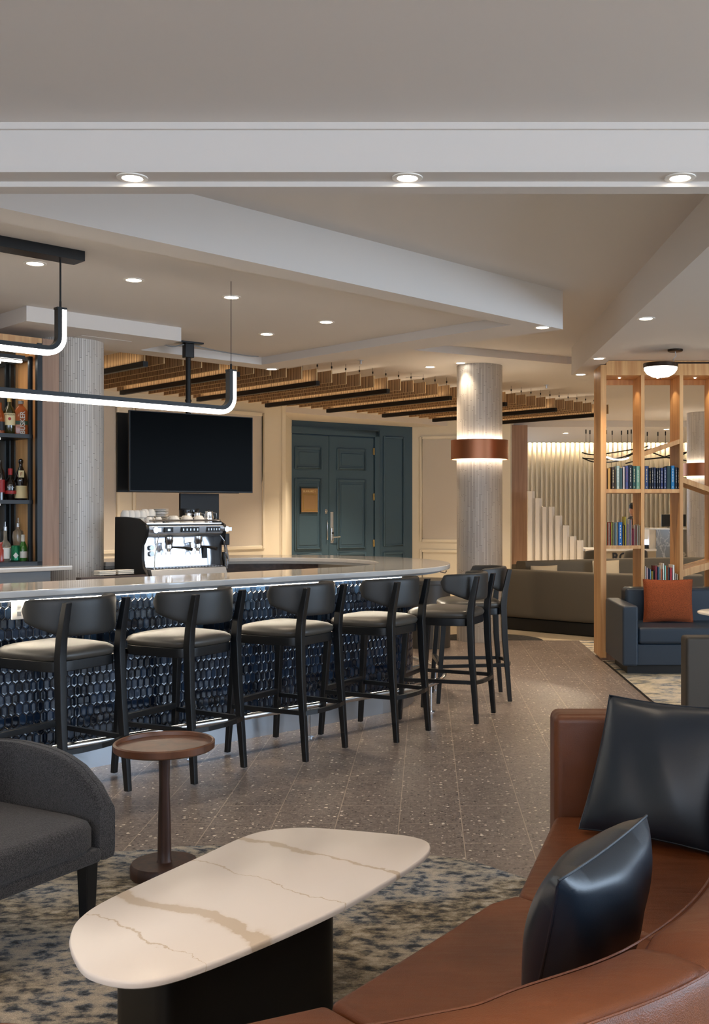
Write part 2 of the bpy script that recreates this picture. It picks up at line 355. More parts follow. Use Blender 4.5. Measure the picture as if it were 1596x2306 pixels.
# ------------------------------------------------------------------ ceilings and beams
S(MB().box(-7, 9, 3.9, 25.3, 3.28, 3.4), 'ceiling', 'paint')
S(MB().box(-7, 9, -5, 3.93, 2.95, 3.4), 'ceiling', 'paint')
S(MB().box(-7, 9, 3.90, 4.00, 2.765, 3.3).box(-7, 9, 4.00, 4.09, 2.745, 3.3), 'ceiling_beam', 'paint')
S(MB().box(-7, 9, 3.885, 3.90, 2.925, 2.95), 'trim_2', 'paint')
S(MB().box(-7, 9, 3.888, 3.90, 2.765, 2.772), 'trim_3', 'paint')
S(MB().box(1.575, 1.788, 4.09, 11.33, 2.98, 3.3), 'ceiling_beam', 'paint')
S(MB().box(1.788, 9, 4.09, 10.95, 3.02, 3.3), 'ceiling', 'paint')
S(MB().prism([(9, 12.02), (1.62, 12.02), (-1.2, 10.37), (-7, 4.57), (-7, 25), (9, 25)], 3.2, 3.3), 'ceiling', 'paint')
Zs = 2.97
S(MB().prism([(-2.96, 4.09), (1.10, 8.42), (.665, 8.22), (-3.33, 4.09)], Zs, 3.3)
  .prism([(1.10, 8.42), (-1.615, 10.84), (-1.65, 10.45), (.665, 8.22)], Zs, 3.3)
  .prism([(-1.65, 10.45), (-1.615, 10.84), (-7, 5.45), (-7, 5.1)], Zs, 3.3), 'ceiling_soffit', 'paint')
S(MB().prism([(-3.33, 4.09), (.665, 8.22), (-1.65, 10.45), (-7, 5.1), (-7, 4.09)], 3.045, 3.3), 'ceiling', 'paint')
S(MB().prism([uv(3.415, 7.657), uv(4.744, 7.657), uv(4.744, 8.56), uv(3.415, 8.56)], 2.93, 3.06), 'ceiling_soffit', 'paint')
S(MB().prism([uv(4.0, 7.95), uv(4.45, 7.95), uv(4.45, 8.25), uv(4.0, 8.25)], 2.926, 2.93), 'access_panel', 'paint', bevel=.002)
S(MB().box(1.2, 9, 19.5, 24.0, 3.08, 3.25), 'ceiling', 'paint')
S(MB().prism([(-2.31, 16.86), (.7, 19.9), (1.3, 21), (-4, 21)], 3.106, 3.25), 'ceiling', 'paint')
# ------------------------------------------------------------------ walls
S(MB().box(-7.1, -7, -5, 25, 0, 3.3), 'wall_left', 'cream')
S(MB().box(9, 9.1, -5, -2.6, 0, 3.3).box(9, 9.1, 6.7, 25, 0, 3.3).box(9, 9.1, -2.6, 6.7, 0, .5).box(9, 9.1, -2.6, 6.7, 2.9, 3.3), 'wall_right', 'cream')
S(MB().box(-7, -5.6, -5.1, -5, 0, 3.3).box(3.6, 9, -5.1, -5, 0, 3.3).box(-5.6, 3.6, -5.1, -5, 0, .4).box(-5.6, 3.6, -5.1, -5, 2.9, 3.3), 'wall_rear', 'cream')
w = MB()
for k in range(5): w.box(-5.6+k*2.285, -5.54+k*2.285, -5.08, -5.02, .4, 2.9)
S(w, 'window_1', 'blackmetal')
w = MB()
for k in range(5): w.box(9.02, 9.08, -2.6+k*2.31, -2.54+k*2.31, .5, 2.9)
S(w, 'window_2', 'blackmetal')
# back-left panelled wall runs along u
A = (-2.31, 16.86)
def along(p, d, t, n=0):  # n = offset toward the room side (right-hand normal)
    L = sqrt(d[0]**2+d[1]**2); d = (d[0]/L, d[1]/L); return (p[0]+d[0]*t+d[1]*n, p[1]+d[1]*t-d[0]*n)
def strip(mb, p, d, t0, t1, n0, n1, z0, z1):
    q = [along(p, d, t0, n0), along(p, d, t1, n0), along(p, d, t1, n1), along(p, d, t0, n1)]
    return mb.prism(q, z0, z1)
ud = (1, 1)
S(strip(MB(), A, ud, -8, 0, -.25, 0, 0, 3.25), 'wall_back', 'cream')
S(strip(strip(strip(MB(), A, ud, -2.66, -.42, 0, .006, .95, 3.02), A, ud, -5.2, -2.95, 0, .006, .95, 3.02), A, ud, -.01, 0.0, 0, .001, .1, .2), 'wall_panel', 'panel')
def frame(mb, p, d, t0, t1, z0, z1, w_=.05, th=.03):
    strip(mb, p, d, t0, t0+w_, 0, th, z0, z1); strip(mb, p, d, t1-w_, t1, 0, th, z0, z1)
    strip(mb, p, d, t0+w_, t1-w_, 0, th, z0, z0+w_); return strip(mb, p, d, t0+w_, t1-w_, 0, th, z1-w_, z1)
fm = MB(); frame(fm, A, ud, -2.7, -.38, .91, 3.06); frame(fm, A, ud, -5.25, -2.9, .91, 3.06); frame(fm, A, ud, -2.7, -.38, .15, .78)
S(fm, 'trim_4', 'cream', bevel=.008)
S(strip(MB(), A, ud, -.04, .03, -.05, .02, 0, 3.2), 'trim_5', 'cream')
# door alcove
T0 = (-2.48, 18.23); td = (.805, .593)
S(strip(MB(), T0, td, -.6, 3.1, -.2, 0, 0, 3.2), 'wall_alcove', 'teal')
S(MB().prism([(-2.50, 16.9), (-2.31, 16.86), (-2.36, 18.3), (-2.56, 18.3)], 0, 3.2), 'wall_alcove', 'cream')
Cn = along(T0, td, 2.745); rd = (1.85, -.75)
S(strip(MB(), Cn, rd, 0, 1.95, -.2, 0, 0, 3.2), 'wall_alcove', 'cream')
S(strip(MB(), Cn, rd, .22, 1.2, 0, .006, .98, 2.86), 'wall_panel', 'panel')
fm = MB(); frame(fm, Cn, rd, .16, 1.26, .93, 2.92); frame(fm, Cn, rd, .16, 1.26, .15, .78)
S(fm, 'trim_6', 'cream', bevel=.008)
# teal casing + side panel
def tt(x):  # pixel x on the teal plane -> t
    k = (x-CX)/F; return (k*T0[1]-T0[0])/(td[0]/sqrt(td[0]**2+td[1]**2)-k*td[1]/sqrt(td[0]**2+td[1]**2))
def tz(x, y):
    t = tt(x); D = T0[1]+t*td[1]/sqrt(td[0]**2+td[1]**2); return EYE-(y-HY)*D/F
t_l, t_m, t_r = tt(644), tt(738), tt(839)
zt = tz(738, 982)
fm = MB(); strip(fm, T0, td, t_r+.02, t_r+.13, 0, .05, 0, zt+.14); strip(fm, T0, td, 0, t_r+.13, 0, .05, zt+.02, zt+.14)
frame(fm, T0, td, tt(862), tt(910), .85, zt+.05, .04, .025); frame(fm, T0, td, tt(862), tt(910), .12, .74, .04, .025)
S(fm, 'trim_7', 'teal', bevel=.01)
teal_rot = atan2(td[1], td[0])
def door_leaf(name, t0, t1, label):
    o = along(T0, td, t0); root = thing(name, None, None, (o[0], o[1], 0), teal_rot); root['kind'] = 'structure'
    wd = t1-t0; MB().box(.004, wd-.004, -.035, -.001, .01, zt).build('door_leaf', 'teal', root, bevel=.004)
    for z0, z1 in ((2.35, 2.72) if 0 else (tz(700, 1057), tz(700, 1007)), (tz(700, 1239), tz(700, 1078)), (.2, .75)):
        a, b = wd*.17, wd*.83
        m_ = MB()
        for x0, x1, q0, q1 in ((a, a+.045, z0, z1), (b-.045, b, z0, z1), (a+.045, b-.045, z0, z0+.045), (a+.045, b-.045, z1-.045, z1)): m_.box(x0, x1, -.06, -.035, q0, q1)
        m_.build('panel_moulding', 'teal', root, bevel=.012)
        MB().box(a+.09, b-.09, -.045, -.03, z0+.09, z1-.09).build('raised_panel', 'teal', root, bevel=.008)
    return root, wd
dl, wl = door_leaf('door_1', t_l, t_m, '')
dr, wr = door_leaf('door_2', t_m, t_r, '')
# left leaf: pull handle, deadbolt, sign. right leaf: lock plate, lever, viewer, hinges
zz = lambda y: tz(735, y)
MB().tube([(wl-.06, -.035, zz(1172)), (wl-.06, -.08, zz(1173)), (wl-.06, -.085, zz(1178)), (wl-.06, -.085, zz(1210)), (wl-.06, -.08, zz(1215)), (wl-.06, -.035, zz(1216))], .009, 8).build('pull_handle', 'chrome', dl)
MB().box(-.022, .022, -.02, 0, -.04, .04).tube([(0, -.02, .01), (0, -.05, .01)], .018, 10).build('deadbolt', 'chrome', dl, loc=(wl-.07, -.035, zz(1152)))
g = MB().box(-.025, .035, -.012, 0, -.28, .28).build('lock_plate', 'steel', dr, loc=(.055, -.035, zz(1188)), bevel=.006)
MB().box(-.03, .03, -.045, -.012, -.25, .0).build('lock_body', 'chrome', g, bevel=.015)
MB().tube([(0, -.04, -.17), (0, -.08, -.17), (.03, -.085, -.17), (.13, -.085, -.165)], .01, 8).build('lever', 'chrome', g)
MB().box(-.018, .018, -.047, -.045, -.12, -.08).build('card_reader', 'mattblack', g)
MB().tube([(0, -.036, 0), (0, -.042, 0)], .009, 10).build('door_viewer', 'chrome', dr, loc=(wr*.53, 0, zz(1154)))
for y in (1017, 1119, 1223): MB().box(-.012, .02, -.05, -.03, -.06, .06).tube([(.0, -.055, -.065), (0, -.055, .065)], .01, 8).build('hinge', 'gold', dr, loc=(wr-.01, 0, tz(838, y)))
sg = thing('door_sign', 'square bronze plaque on a clear backing, mounted on the left teal door', 'sign', (*along(T0, td, t_l+wl*.5, .075), zz(1127)), teal_rot)
M['plaque'] = plain('bronze_plaque', '#a3845c', .45, .3)
MB().box(-.185, .185, .0, .012, -.24, .24).build('acrylic_backing', M['glass'], sg)
MB().box(-.165, .165, -.012, .0, -.21, .21).build('plaque', M['plaque'], sg, bevel=.003)
MB().box(-.14, .14, -.017, -.012, -.18, .11).build('inset_panel', 'gold', sg, bevel=.004)
MB().box(-.125, .125, -.022, -.017, -.165, .095).build('blank_face', M['plaque'], sg)
text('lettering', 'BURRARD 1', .05, 'label_cream', sg, (0, -.0135, .155), (pi/2, 0, 0), ext=.001)
# wood pillar + slatted wall + cove
S(MB().box(1.50, 1.86, 19.2, 19.6, 0, 3.09), 'wall_pier', 'oakpale')
S(MB().box(1.86, 9, 24.55, 24.7, 0, 3.28), 'wall_far', 'slat')
sl = MB(); x = 1.9
while x < 7.2:
    sl.box(x, x+.045, 24.43, 24.55, 0, 3.28); x += .111
S(sl, 'wall_slats', 'slat')
S(MB().box(1.9, 7.3, 24.46, 24.54, 3.13, 3.16), 'cove_light', 'cove')
# stepped white fins
fins = [(1188, 1205, 1106), (1205, 1221, 1122), (1221, 1236, 1141), (1236, 1250, 1141), (1250, 1267, 1161), (1267, 1283, 1183), (1283, 1299, 1208), (1299, 1315, 1217)]
for i, (a, b, y) in enumerate(fins):
    D = 18.6; x0 = (a-CX)/F*D; x1 = (b-CX)/F*D; z = EYE-(y-HY)*D/F
    tag(MB().box(x0, x0+(x1-x0)*.58, D, D+.16, 0, z).box(x0+(x1-x0)*.58, x1, D+.09, D+.16, 0, z).build('screen_fin', 'white', bevel=.003),
        'white upright screen fin beside the wood pier, %s in the descending row' % ['tallest and first', 'second tallest', 'third from the left', 'fourth from the left', 'fifth from the left', 'sixth from the left', 'second shortest', 'shortest and last'][i], 'screen fin', 'stepped white screen fins')
# ------------------------------------------------------------------ columns
def column(xc, yc, r, h, label):
    root = thing('column', None, None, (xc, yc, 0)); root['kind'] = 'structure'
    MB().lathe([(r, 0), (r, h)], 96).build('cladding', 'stick', root); return root
column(.62, 12.2, .266, 3.22, ''); column(-3.0, 8.8, .268, 3.0, ''); column(4.76, 18.0, .266, 3.22, '')
def ring_lamp(xc, yc, label, r=.335, z0=2.107, z1=2.33):
    t = thing('column_ring_light', label, 'wall light', (xc, yc, z0), 0, 'copper ring lights around the columns')
    h = z1-z0; n = 64
    out = [[(q*cos(2*pi*i/n), q*sin(2*pi*i/n), z) for i in range(n)] for q, z in ((r-.012, 0), (r, 0), (r, h), (r-.012, h), (r-.012, 0))]
    MB().loft(out, caps=False).build('copper_band', 'copper', t)
    for z in (.02, h-.02):
        MB().loft([[(q*cos(2*pi*i/n), q*sin(2*pi*i/n), zz_) for i in range(n)] for q, zz_ in ((.272, z), (r-.014, z), (r-.014, z+.006), (.272, z+.006), (.272, z))], caps=False).build('diffuser', 'ringlight', t)
    return t
ring_lamp(.62, 12.2, 'glowing copper ring light around the round column right of the bar')
ring_lamp(4.76, 18.0, 'copper ring light around the far column seen through the open bookcase')
# ------------------------------------------------------------------ downlights
def downlight(x, y, z, label, power=1.0, r=.052):
    t = thing('downlight', label, 'ceiling light', (x, y, z), 0, 'recessed ceiling downlights'); n = 28
    MB().loft([[(q*cos(2*pi*i/n), q*sin(2*pi*i/n), zz_) for i in range(n)] for q, zz_ in ((r+.018, 0), (r+.018, -.004), (r, -.005), (r-.004, -.001))], caps=False).build('trim_ring', 'white', t)
    MB().lathe([(r-.004, -.0015), (r-.004, -.0035)], n).build('lens', 'downlight', t)
    l = bpy.data.lights.new('downlight_bulb', 'SPOT'); l.energy = SPOT*power; l.color = WARM; l.spot_size = radians(95); l.spot_blend = .7; l.shadow_soft_size = .05
    o = bpy.data.objects.new('bulb', l); C.objects.link(o); o.parent = t; o.location = (0, 0, -.02)
    return t
for (a, b, z, pw, lab) in [
    (79, 593, 3.045, 1, 'round recessed downlight in the bar ceiling, leftmost, below the long black canopy'),
    (301, 630, 3.045, 1, 'round recessed downlight in the bar ceiling, second from the left'),
    (521, 669, 3.045, 1, 'round recessed downlight in the bar ceiling crossed by the thin pendant cable'),
    (734, 725, 3.045, 1, 'round recessed downlight in the bar ceiling nearest the corner of the soffit'),
    (600, 752, 3.045, 1, 'round recessed downlight in the bar ceiling above the wooden baffles'),
    (1221, 737, 2.97, 1, 'round recessed downlight in the pointed tip of the bar soffit'),
    (612, 831, 2.97, .6, 'small recessed downlight in the far soffit edge above the baffles'),
    (968, 826, 3.2, 1.2, 'recessed downlight in the far ceiling just left of the round column'),
    (1037, 817, 3.2, .35, 'recessed downlight in the far ceiling directly above the round column'),
    (1454, 717, 2.98, 1, 'recessed downlight under the right-hand beam, nearest to the viewer'),
    (1348, 807, 2.98, 1, 'recessed downlight under the right-hand beam beside the bookcase top'),
    (1307, 843, 2.98, 1, 'recessed downlight at the far end of the right-hand beam')]:
    X, D = px(a, b, z); downlight(X, D, z, lab, pw)
for a, lab in ((298, 'left'), (917, 'middle'), (1531, 'right')):
    X, D = pxd(a, 3.95); downlight(X, D, 2.765, lab.capitalize()+' one of the three recessed downlights under the near ceiling beam', .3, .04)
# extra downlights added to brighten the lounge and back hall, plus the door washer
BACK = ['recessed downlight behind the baffles before the panelled wall, near the teal doors', 'recessed downlight behind the baffles above the television wall', 'recessed downlight in the far ceiling right of the teal doors', 'recessed downlight in the far ceiling left of the television wall', 'recessed downlight washing the teal double doors',
  'recessed downlight above the long taupe banquette', 'recessed downlight above the white screen fins', 'recessed downlight seen through the bookcase over the far lounge chairs', 'recessed downlight over the marble reception block', 'recessed downlight over the low reception counter', 'recessed downlight above the slate blue sofa', 'recessed downlight above the charcoal armchair side of the lounge', 'recessed downlight above the near end of the brown sofa', 'recessed downlight behind the viewer on the left', 'recessed downlight behind the viewer on the right', 'recessed downlight behind the viewer in the middle, by the rear window', 'recessed downlight right of the brown sofa toward the side window']
for i, (X, D, z, pw) in enumerate([(-1.4, 15.6, 3.2, 1.6), (-3.4, 13.6, 3.2, 1.6), (.3, 17.6, 3.2, 1.3), (-4.6, 12.0, 3.2, 1.2), (-1.15, 17.3, 3.2, 1.6), (3.2, 13.0, 3.2, 1.3), (2.6, 16.6, 3.2, 2.0), (5.2, 14, 3.2, 1.3), (4.6, 20.0, 3.08, 1.6), (2.8, 21.0, 3.08, 1.6), (4.6, 8.5, 3.02, 1), (-1.5, 1.5, 2.95, .7), (.6, 1.2, 2.95, .7), (-2.5, -1.5, 2.95, 1.5), (2.5, -1.5, 2.95, 1.5), (0, -2.5, 2.95, 1.5), (3.5, 1.5, 2.95, 1)]):
    downlight(X, D, z, BACK[i], pw*(3.3 if i < 10 else 1.7))
# ------------------------------------------------------------------ bar
BC = (5.25, 7.2)
def barpath(a, b, u0=1.1, n=40, t1=pi/2, du=.12, u1=None):   # front straight then ellipse cap; list of (u,v,nu,nv)
    P = []; u = u0
    while u < BC[0]-1e-6: P.append((u, BC[1]-b)); u += du
    for i in range(n+1):
        t = -pi/2+(t1+pi/2)*i/n; P.append((BC[0]+a*cos(t), BC[1]+b*sin(t)))
    if u1 is not None: P.append((u1, BC[1]+b))
    return P
bar = thing('bar_counter', 'long rounded cocktail bar with navy hexagon tiles and glossy pale stone top', 'bar counter', (0, 0, 0), radians(45))
outer = barpath(1.52, 1.63, .6, 48, pi/2, u1=4.35); inner = barpath(.95, 1.0, .6, 48, pi/2, u1=4.35)
MB().prism(outer+inner[::-1], 1.032, 1.07).build('countertop', 'stone', bar, bevel=.006, seg=3)
sub = barpath(1.44, 1.57, .6, 48, pi/2, u1=4.35)
MB().prism(sub+inner[::-1], 1.012, 1.032).build('counter_underlay', 'greycab', bar)
fr = barpath(1.0, 1.48, .6, 48, pi/2, u1=4.35); fri = barpath(.93, 1.38, .6, 48, pi/2, u1=4.35)
MB().prism(fr+fri[::-1], .13, 1.012).build('front_wall', 'grout', bar)
inw = barpath(.96, 1.03, .6, 48, pi/2, u1=4.35)
inw2 = barpath(.99, 1.06, .6, 48, pi/2, u1=4.35)
MB().prism(inw2+inw[::-1], 0, 1.012).build('inner_panelling', 'brownpanel', bar)
kk = barpath(1.015, 1.495, .6, 48, pi/2, u1=4.35)
MB().prism(kk+fri[::-1], 0, .13).build('kick_plate', 'kick', bar)
l1 = barpath(1.035, 1.515, .6, 48, .7); l2 = barpath(1.02, 1.50, .6, 48, .7)
MB().prism(l1+l2[::-1], 1.004, 1.011).build('led_strip', 'strip', bar)
# tiles
P = barpath(1.0, 1.48, 1.1, 200, .95, .03); L = [0]
for i in range(1, len(P)): L.append(L[-1]+sqrt((P[i][0]-P[i-1][0])**2+(P[i][1]-P[i-1][1])**2))
def at(s):
    import bisect
    i = min(max(bisect.bisect(L, s)-1, 0), len(P)-2); k = (s-L[i])/(L[i+1]-L[i]); p = P[i]; q = P[i+1]
    d = Vector((q[0]-p[0], q[1]-p[1])).normalized(); return (p[0]+(q[0]-p[0])*k, p[1]+(q[1]-p[1])*k, d[1], -d[0])
tm = MB(); TW, TH, TP, G = .0405, .076, .016, .0016; row = 0; z = .13-.01
while z < 1.01:
    s = .03+(TW/2 if row % 2 else 0)
    while s < L[-1]-.05:
        tl = [random.uniform(-.0006, .0006) for _ in range(2)]
        def ring(sh, dep):
            w_ = TW/2-G-sh; p_ = TP*w_/(TW/2); h_ = TH/2-G-sh*1.15
            pts = [(0, h_), (-w_, h_-p_), (-w_, -h_+p_), (0, -h_), (w_, -h_+p_), (w_, h_-p_)]; r = []
            for a, b in pts:
                u, v, nu, nv = at(s+a); zc = min(max(z+TH/2+b, .131), 1.003)
                dd = dep+(tl[0]*a/.02+tl[1]*b/.03 if dep > .003 else 0); r.append((u+nu*dd, v+nv*dd, zc))
            return r
        a, b, c, d = ring(0, .0), ring(.0, .004), ring(.003, .0065), ring(.010, .0055)
        if z+TH/2 < 1.0: tm.add(a+b+c+d, [(i+6*k, (i+1) % 6+6*k, (i+1) % 6+6*k+6, i+6*k+6) for k in range(3) for i in range(6)]+[(18, 19, 20, 21, 22, 23)], False)
        s += TW
    z += TH-TP; row += 1
tiles = tm.build('tile_cladding', 'tile', bar)
# foot rail
rl = barpath(1.25, 1.75, 2.55, 30, .25, .3)
rp = [(u, v, .21) for u, v in rl]
ft = MB().tube(rp, .022, 12).build('foot_rail', 'chrome', bar)
MB().lathe([(.001, -.03), (.02, -.025), (.03, 0), (.02, .025), (.001, .03)], 16).build('end_cap', 'chrome', ft, loc=(2.55, BC[1]-1.75, .21))
for i in (3, 6, 13, 24):
    u, v = rl[i]; MB().tube([(0, 0, .2), (0, 0, .004)], .008, 8).lathe([(.03, 0), (.03, .006)], 16).build('rail_post', 'chrome', ft, loc=(u, v, 0))
    # bracket back to the front wall
for i in (4, 9, 16, 26):
    u, v = rl[i]; q = min(kk, key=lambda p: (p[0]-u)**2+(p[1]-v)**2)
    MB().tube([(u, v, .21), (q[0], q[1], .16)], .009, 8).build('rail_bracket', 'chrome', ft)
sp_ = MB().box(-.04, .04, -.012, 0, -.055, .055).build('power_socket', 'white', bar, loc=(2.50, BC[1]-1.487, .955), bevel=.004)
MB().box(-.012, .012, -.016, -.012, .01, .035).box(-.012, .012, -.016, -.012, -.035, -.01).build('outlet', 'greycab', sp_)
for u in (5.95,):
    MB().tube([(6.52, 6.35, 1.01), (6.52, 6.35, .975), (6.55, 6.32, .965), (6.56, 6.31, .985)], .006, 8).build('bag_hook', 'chrome', bar)
# work counter + back-bar
wc = thing('work_counter', 'dark low work counter behind the bar under the espresso machine', 'counter', (0, 0, 0), radians(45))
MB().box(4.32, 5.45, 7.5, 8.16, .9, .95).build('worktop', 'darkgrey', wc, bevel=.004)
MB().box(4.34, 5.43, 7.54, 8.14, 0, .9).build('cabinet_body', 'brownpanel', wc)
ga = thing('service_gate', 'low dark brown service gate between the back bar and the espresso machine', 'gate', (0, 0, 0), radians(45))
MB().box(3.72, 4.28, 7.42, 7.46, .1, .98).build('gate_panel', 'brownpanel', ga); MB().box(3.72, 4.28, 7.40, 7.48, .98, 1.0).build('gate_cap', 'brownpanel', ga)
bk = thing('back_bar_cabinet', 'grey back bar cabinet with pale stone ledge under the bottle shelves', 'cabinet', (0, 0, 0), radians(45))
MB().box(1.2, 3.66, 7.78, 8.42, 0, 1.045).build('cabinet_body', 'greycab', bk)
MB().box(1.2, 3.80, 7.70, 8.45, 1.045, 1.08).build('ledge', 'stone', bk, bevel=.004)
sh = thing('bottle_shelf', 'tall black metal bottle shelving lined with lit honey oak at left', 'shelf', (0, 0, 0), radians(45))
MB().box(3.665, 3.80, 7.93, 8.42, 1.08, 2.86).build('end_panel', 'oakpale', sh)
MB().box(3.655, 3.665, 7.96, 8.42, 1.08, 2.86).build('inner_lining', 'oak', sh)
MB().box(3.62, 3.66, 7.92, 7.96, 1.08, 2.82).box(1.3, 3.66, 7.92, 7.96, 1.08, 1.11).build('outer_frame', 'blackmetal', sh)
MB().box(1.3, 3.66, 7.93, 8.44, 2.80, 2.86).build('top_panel', 'oak', sh)
M['mirror'] = plain('smoked_mirror', '#5f686e', .12, .9)
MB().box(1.3, 3.655, 8.40, 8.42, 1.08, 2.8).build('back_panel', M['mirror'], sh)
fmr = MB()
for u in (3.59, 2.4):
    for v in (8.0, 8.34): fmr.box(u, u+.028, v, v+.028, 1.08, 2.72)
fmr.box(1.3, 3.558, 8.0, 8.028, 2.69, 2.72).box(3.59, 3.618, 8.0, 8.36, 2.69, 2.72)
fmr.build('rack_frame', 'blackmetal', sh)
for z in (2.075, 1.56, 1.08):
    MB().box(1.3, 3.617, 7.99, 8.37, z, z+.03).build('shelf_board', 'blackmetal', sh)
    if z > 1.2: MB().box(1.4, 3.42, 8.14, 8.17, z-.012, z-.001).build('light_bar', 'shelfled', sh)
MB().box(1.4, 3.56, 8.06, 8.09, 2.672, 2.688).build('light_bar', 'shelfled', sh)
MB().box(1.4, 3.45, 8.2, 8.23, 2.672, 2.688).build('light_bar', 'shelfled', sh)
def pv(x, v):           # pixel column on a vertical plane v -> u
    k = (x-CX)/F; D = v/S2/(1-k)
    return S2*(k*D+D)
def bottle(x, v, z, prof, mat, label, lab=None, cap=None, txt=None, group='bottles on the lit shelves', sq=0, n=24, neck=None, name='bottle', cat='bottle'):
    X, Y = uv(pv(x, v), v); t = thing(name, label, cat, (X, Y, z), radians(25), group)
    if sq: 
        MB().loft([[(p[0], p[1]*.62, zz_) for p in superell(r, r, sq, 28)] for r, zz_ in prof]).build('glass_body', mat, t)
    else: MB().lathe(prof, n).build('glass_body', mat, t)
    if lab:
        r, z0, z1, lm = lab[:4]; r2 = lab[4] if len(lab) > 4 else r
        if sq: MB().loft([[(p[0], p[1]*.62, zz_) for p in superell(rr, rr, sq, 28)] for rr, zz_ in ((r, z0), (r, z1))]).build('paper_label', lm, t)
        else: MB().lathe([(r, z0), (r2, z1)], n).build('paper_label', lm, t)
    if cap: MB().lathe(cap[:-1], 16).build('cap', cap[-1], t)
    return t
V = 8.16
Z1, Z2, Z3 = 2.105, 1.59, 1.11
b1 = bottle(21, V, Z1, [(.04, 0), (.044, .01), (.044, .18), (.035, .21), (.016, .235), (.015, .29)], 'olive', 'olive green whiskey bottle with cream label on the top shelf', (.0448, .075, .17, 'label_cream'), [(.0165, .26), (.0165, .30), 'gold'])
text('label_lettering', 'JAMESON', .019, 'ink', b1, (0, -.0475, .157), (pi/2, 0, 0)); MB().lathe([(.012, 0), (.012, .002)], 16).build('label_crest', M['label_red'], b1, loc=(0, -.044, .125)).rotation_euler = (pi/2, 0, 0)
M['busk'] = plain('amber_flask_glass', '#a8592c', .12); M['green'] = plain('bottle_green_band', '#16422c', .5); M['salmon'] = plain('pale_print', '#e8dcd0', .5)
b2 = bottle(47, V, Z1, [(.05, 0), (.053, .01), (.053, .19), (.03, .225), (.018, .235), (.017, .26)], M['busk'], 'flat amber whiskey flask with vertical white lettering and green band', (.0536, .085, .115, M['green']), [(.021, .25), (.021, .275), 'greycab'], sq=5)
text('label_lettering', 'BUSKER', .052, M['salmon'].name and 'label_white', b2, (.012, -.0345, .1), (pi/2, -pi/2, 0), sx=1.0, bold=.0008)
bottle(0, V, Z1, [(.035, 0), (.036, .15), (.014, .2), (.013, .25)], 'amber', 'amber bottle cut by the left edge of the picture, top shelf', (.0365, .03, .1, 'ink'))
b3 = bottle(47, V, Z2, [(.046, 0), (.052, .02), (.044, .12), (.052, .15), (.05, .17), (.04, .21), (.022, .25), (.014, .27), (.014, .29), (.018, .30), (.018, .32), (.008, .33)], 'darkglass', 'monk shaped dark brown liqueur bottle with cream labels, middle shelf', (.0535, .015, .115, 'label_cream', .046))
text('label_lettering', 'F', .04, M['rust'].name and 'rust', b3, (0, -.0535, .205), (pi/2, 0, 0)); MB().box(-.02, .02, -.0525, -.03, .18, .235).build('neck_label', 'label_cream', b3)
b4 = bottle(23, V, Z2, [(.03, 0), (.042, .05), (.046, .12), (.04, .15), (.016, .175), (.013, .21)], 'darkglass', 'round shouldered black bottle with red cap and small red label', (.0455, .05, .075, M['label_red'], .0465), [(.016, .20), (.018, .24), (.016, .25), 'label_red'])
text('label_lettering', 'Tia Maria', .014, 'label_white', b4, (0, -.05, .10), (pi/2, 0, 0))
bottle(0, V, Z2, [(.035, 0), (.036, .2), (.03, .23), (.015, .26), (.014, .31)], 'darkglass', 'tall dark bottle with red diamond label cut by the picture edge', (.0368, .06, .16, M['label_red']))
bottle(12, V, Z3, [(.04, 0), (.042, .01), (.042, .12), (.03, .145), (.014, .165), (.012, .25)], 'tint', 'clear bottle with white label and steel pourer on the bottom shelf', (.0428, .02, .105, 'label_white'), [(.013, .24), (.013, .27), (.004, .275), (.003, .31), 'steel'])
bottle(41, 8.28, Z3, [(.03, 0), (.034, .1), (.046, .19), (.04, .23), (.014, .25), (.012, .27)], 'tint', 'clear flared bottle with steel pourer standing behind the green can', None, [(.013, .265), (.013, .295), (.004, .30), (.003, .34), 'steel'])
cn = bottle(35, 8.1, Z3, [(.026, 0), (.033, .006), (.033, .115), (.028, .122), (.027, .12)], plain('green_can_metal', '#0f6a45', .3, .5), 'green soda can with a white diamond beside the beer bottle', None, None, name='soda_can', cat='can')
MB().add([(0, -.0345, .02), (.02, -.0335, .045), (0, -.0345, .07), (-.02, -.0335, .045)], [(0, 1, 2, 3)]).build('can_emblem', 'label_white', cn)
bottle(52, 8.1, Z3, [(.031, 0), (.032, .01), (.032, .1), (.026, .125), (.014, .155), (.013, .20)], 'greenglass', 'small green beer bottle with white neck at the shelf end', (.0326, .025, .075, 'label_white'), [(.0148, .15), (.014, .198), (.015, .2), (.015, .207), 'label_white'])
bottle(0, V, Z3, [(.035, 0), (.036, .09), (.02, .12), (.02, .15)], plain('red_juice', '#a83a2c', .2), 'squat red bottle at the left edge of the bottom shelf')
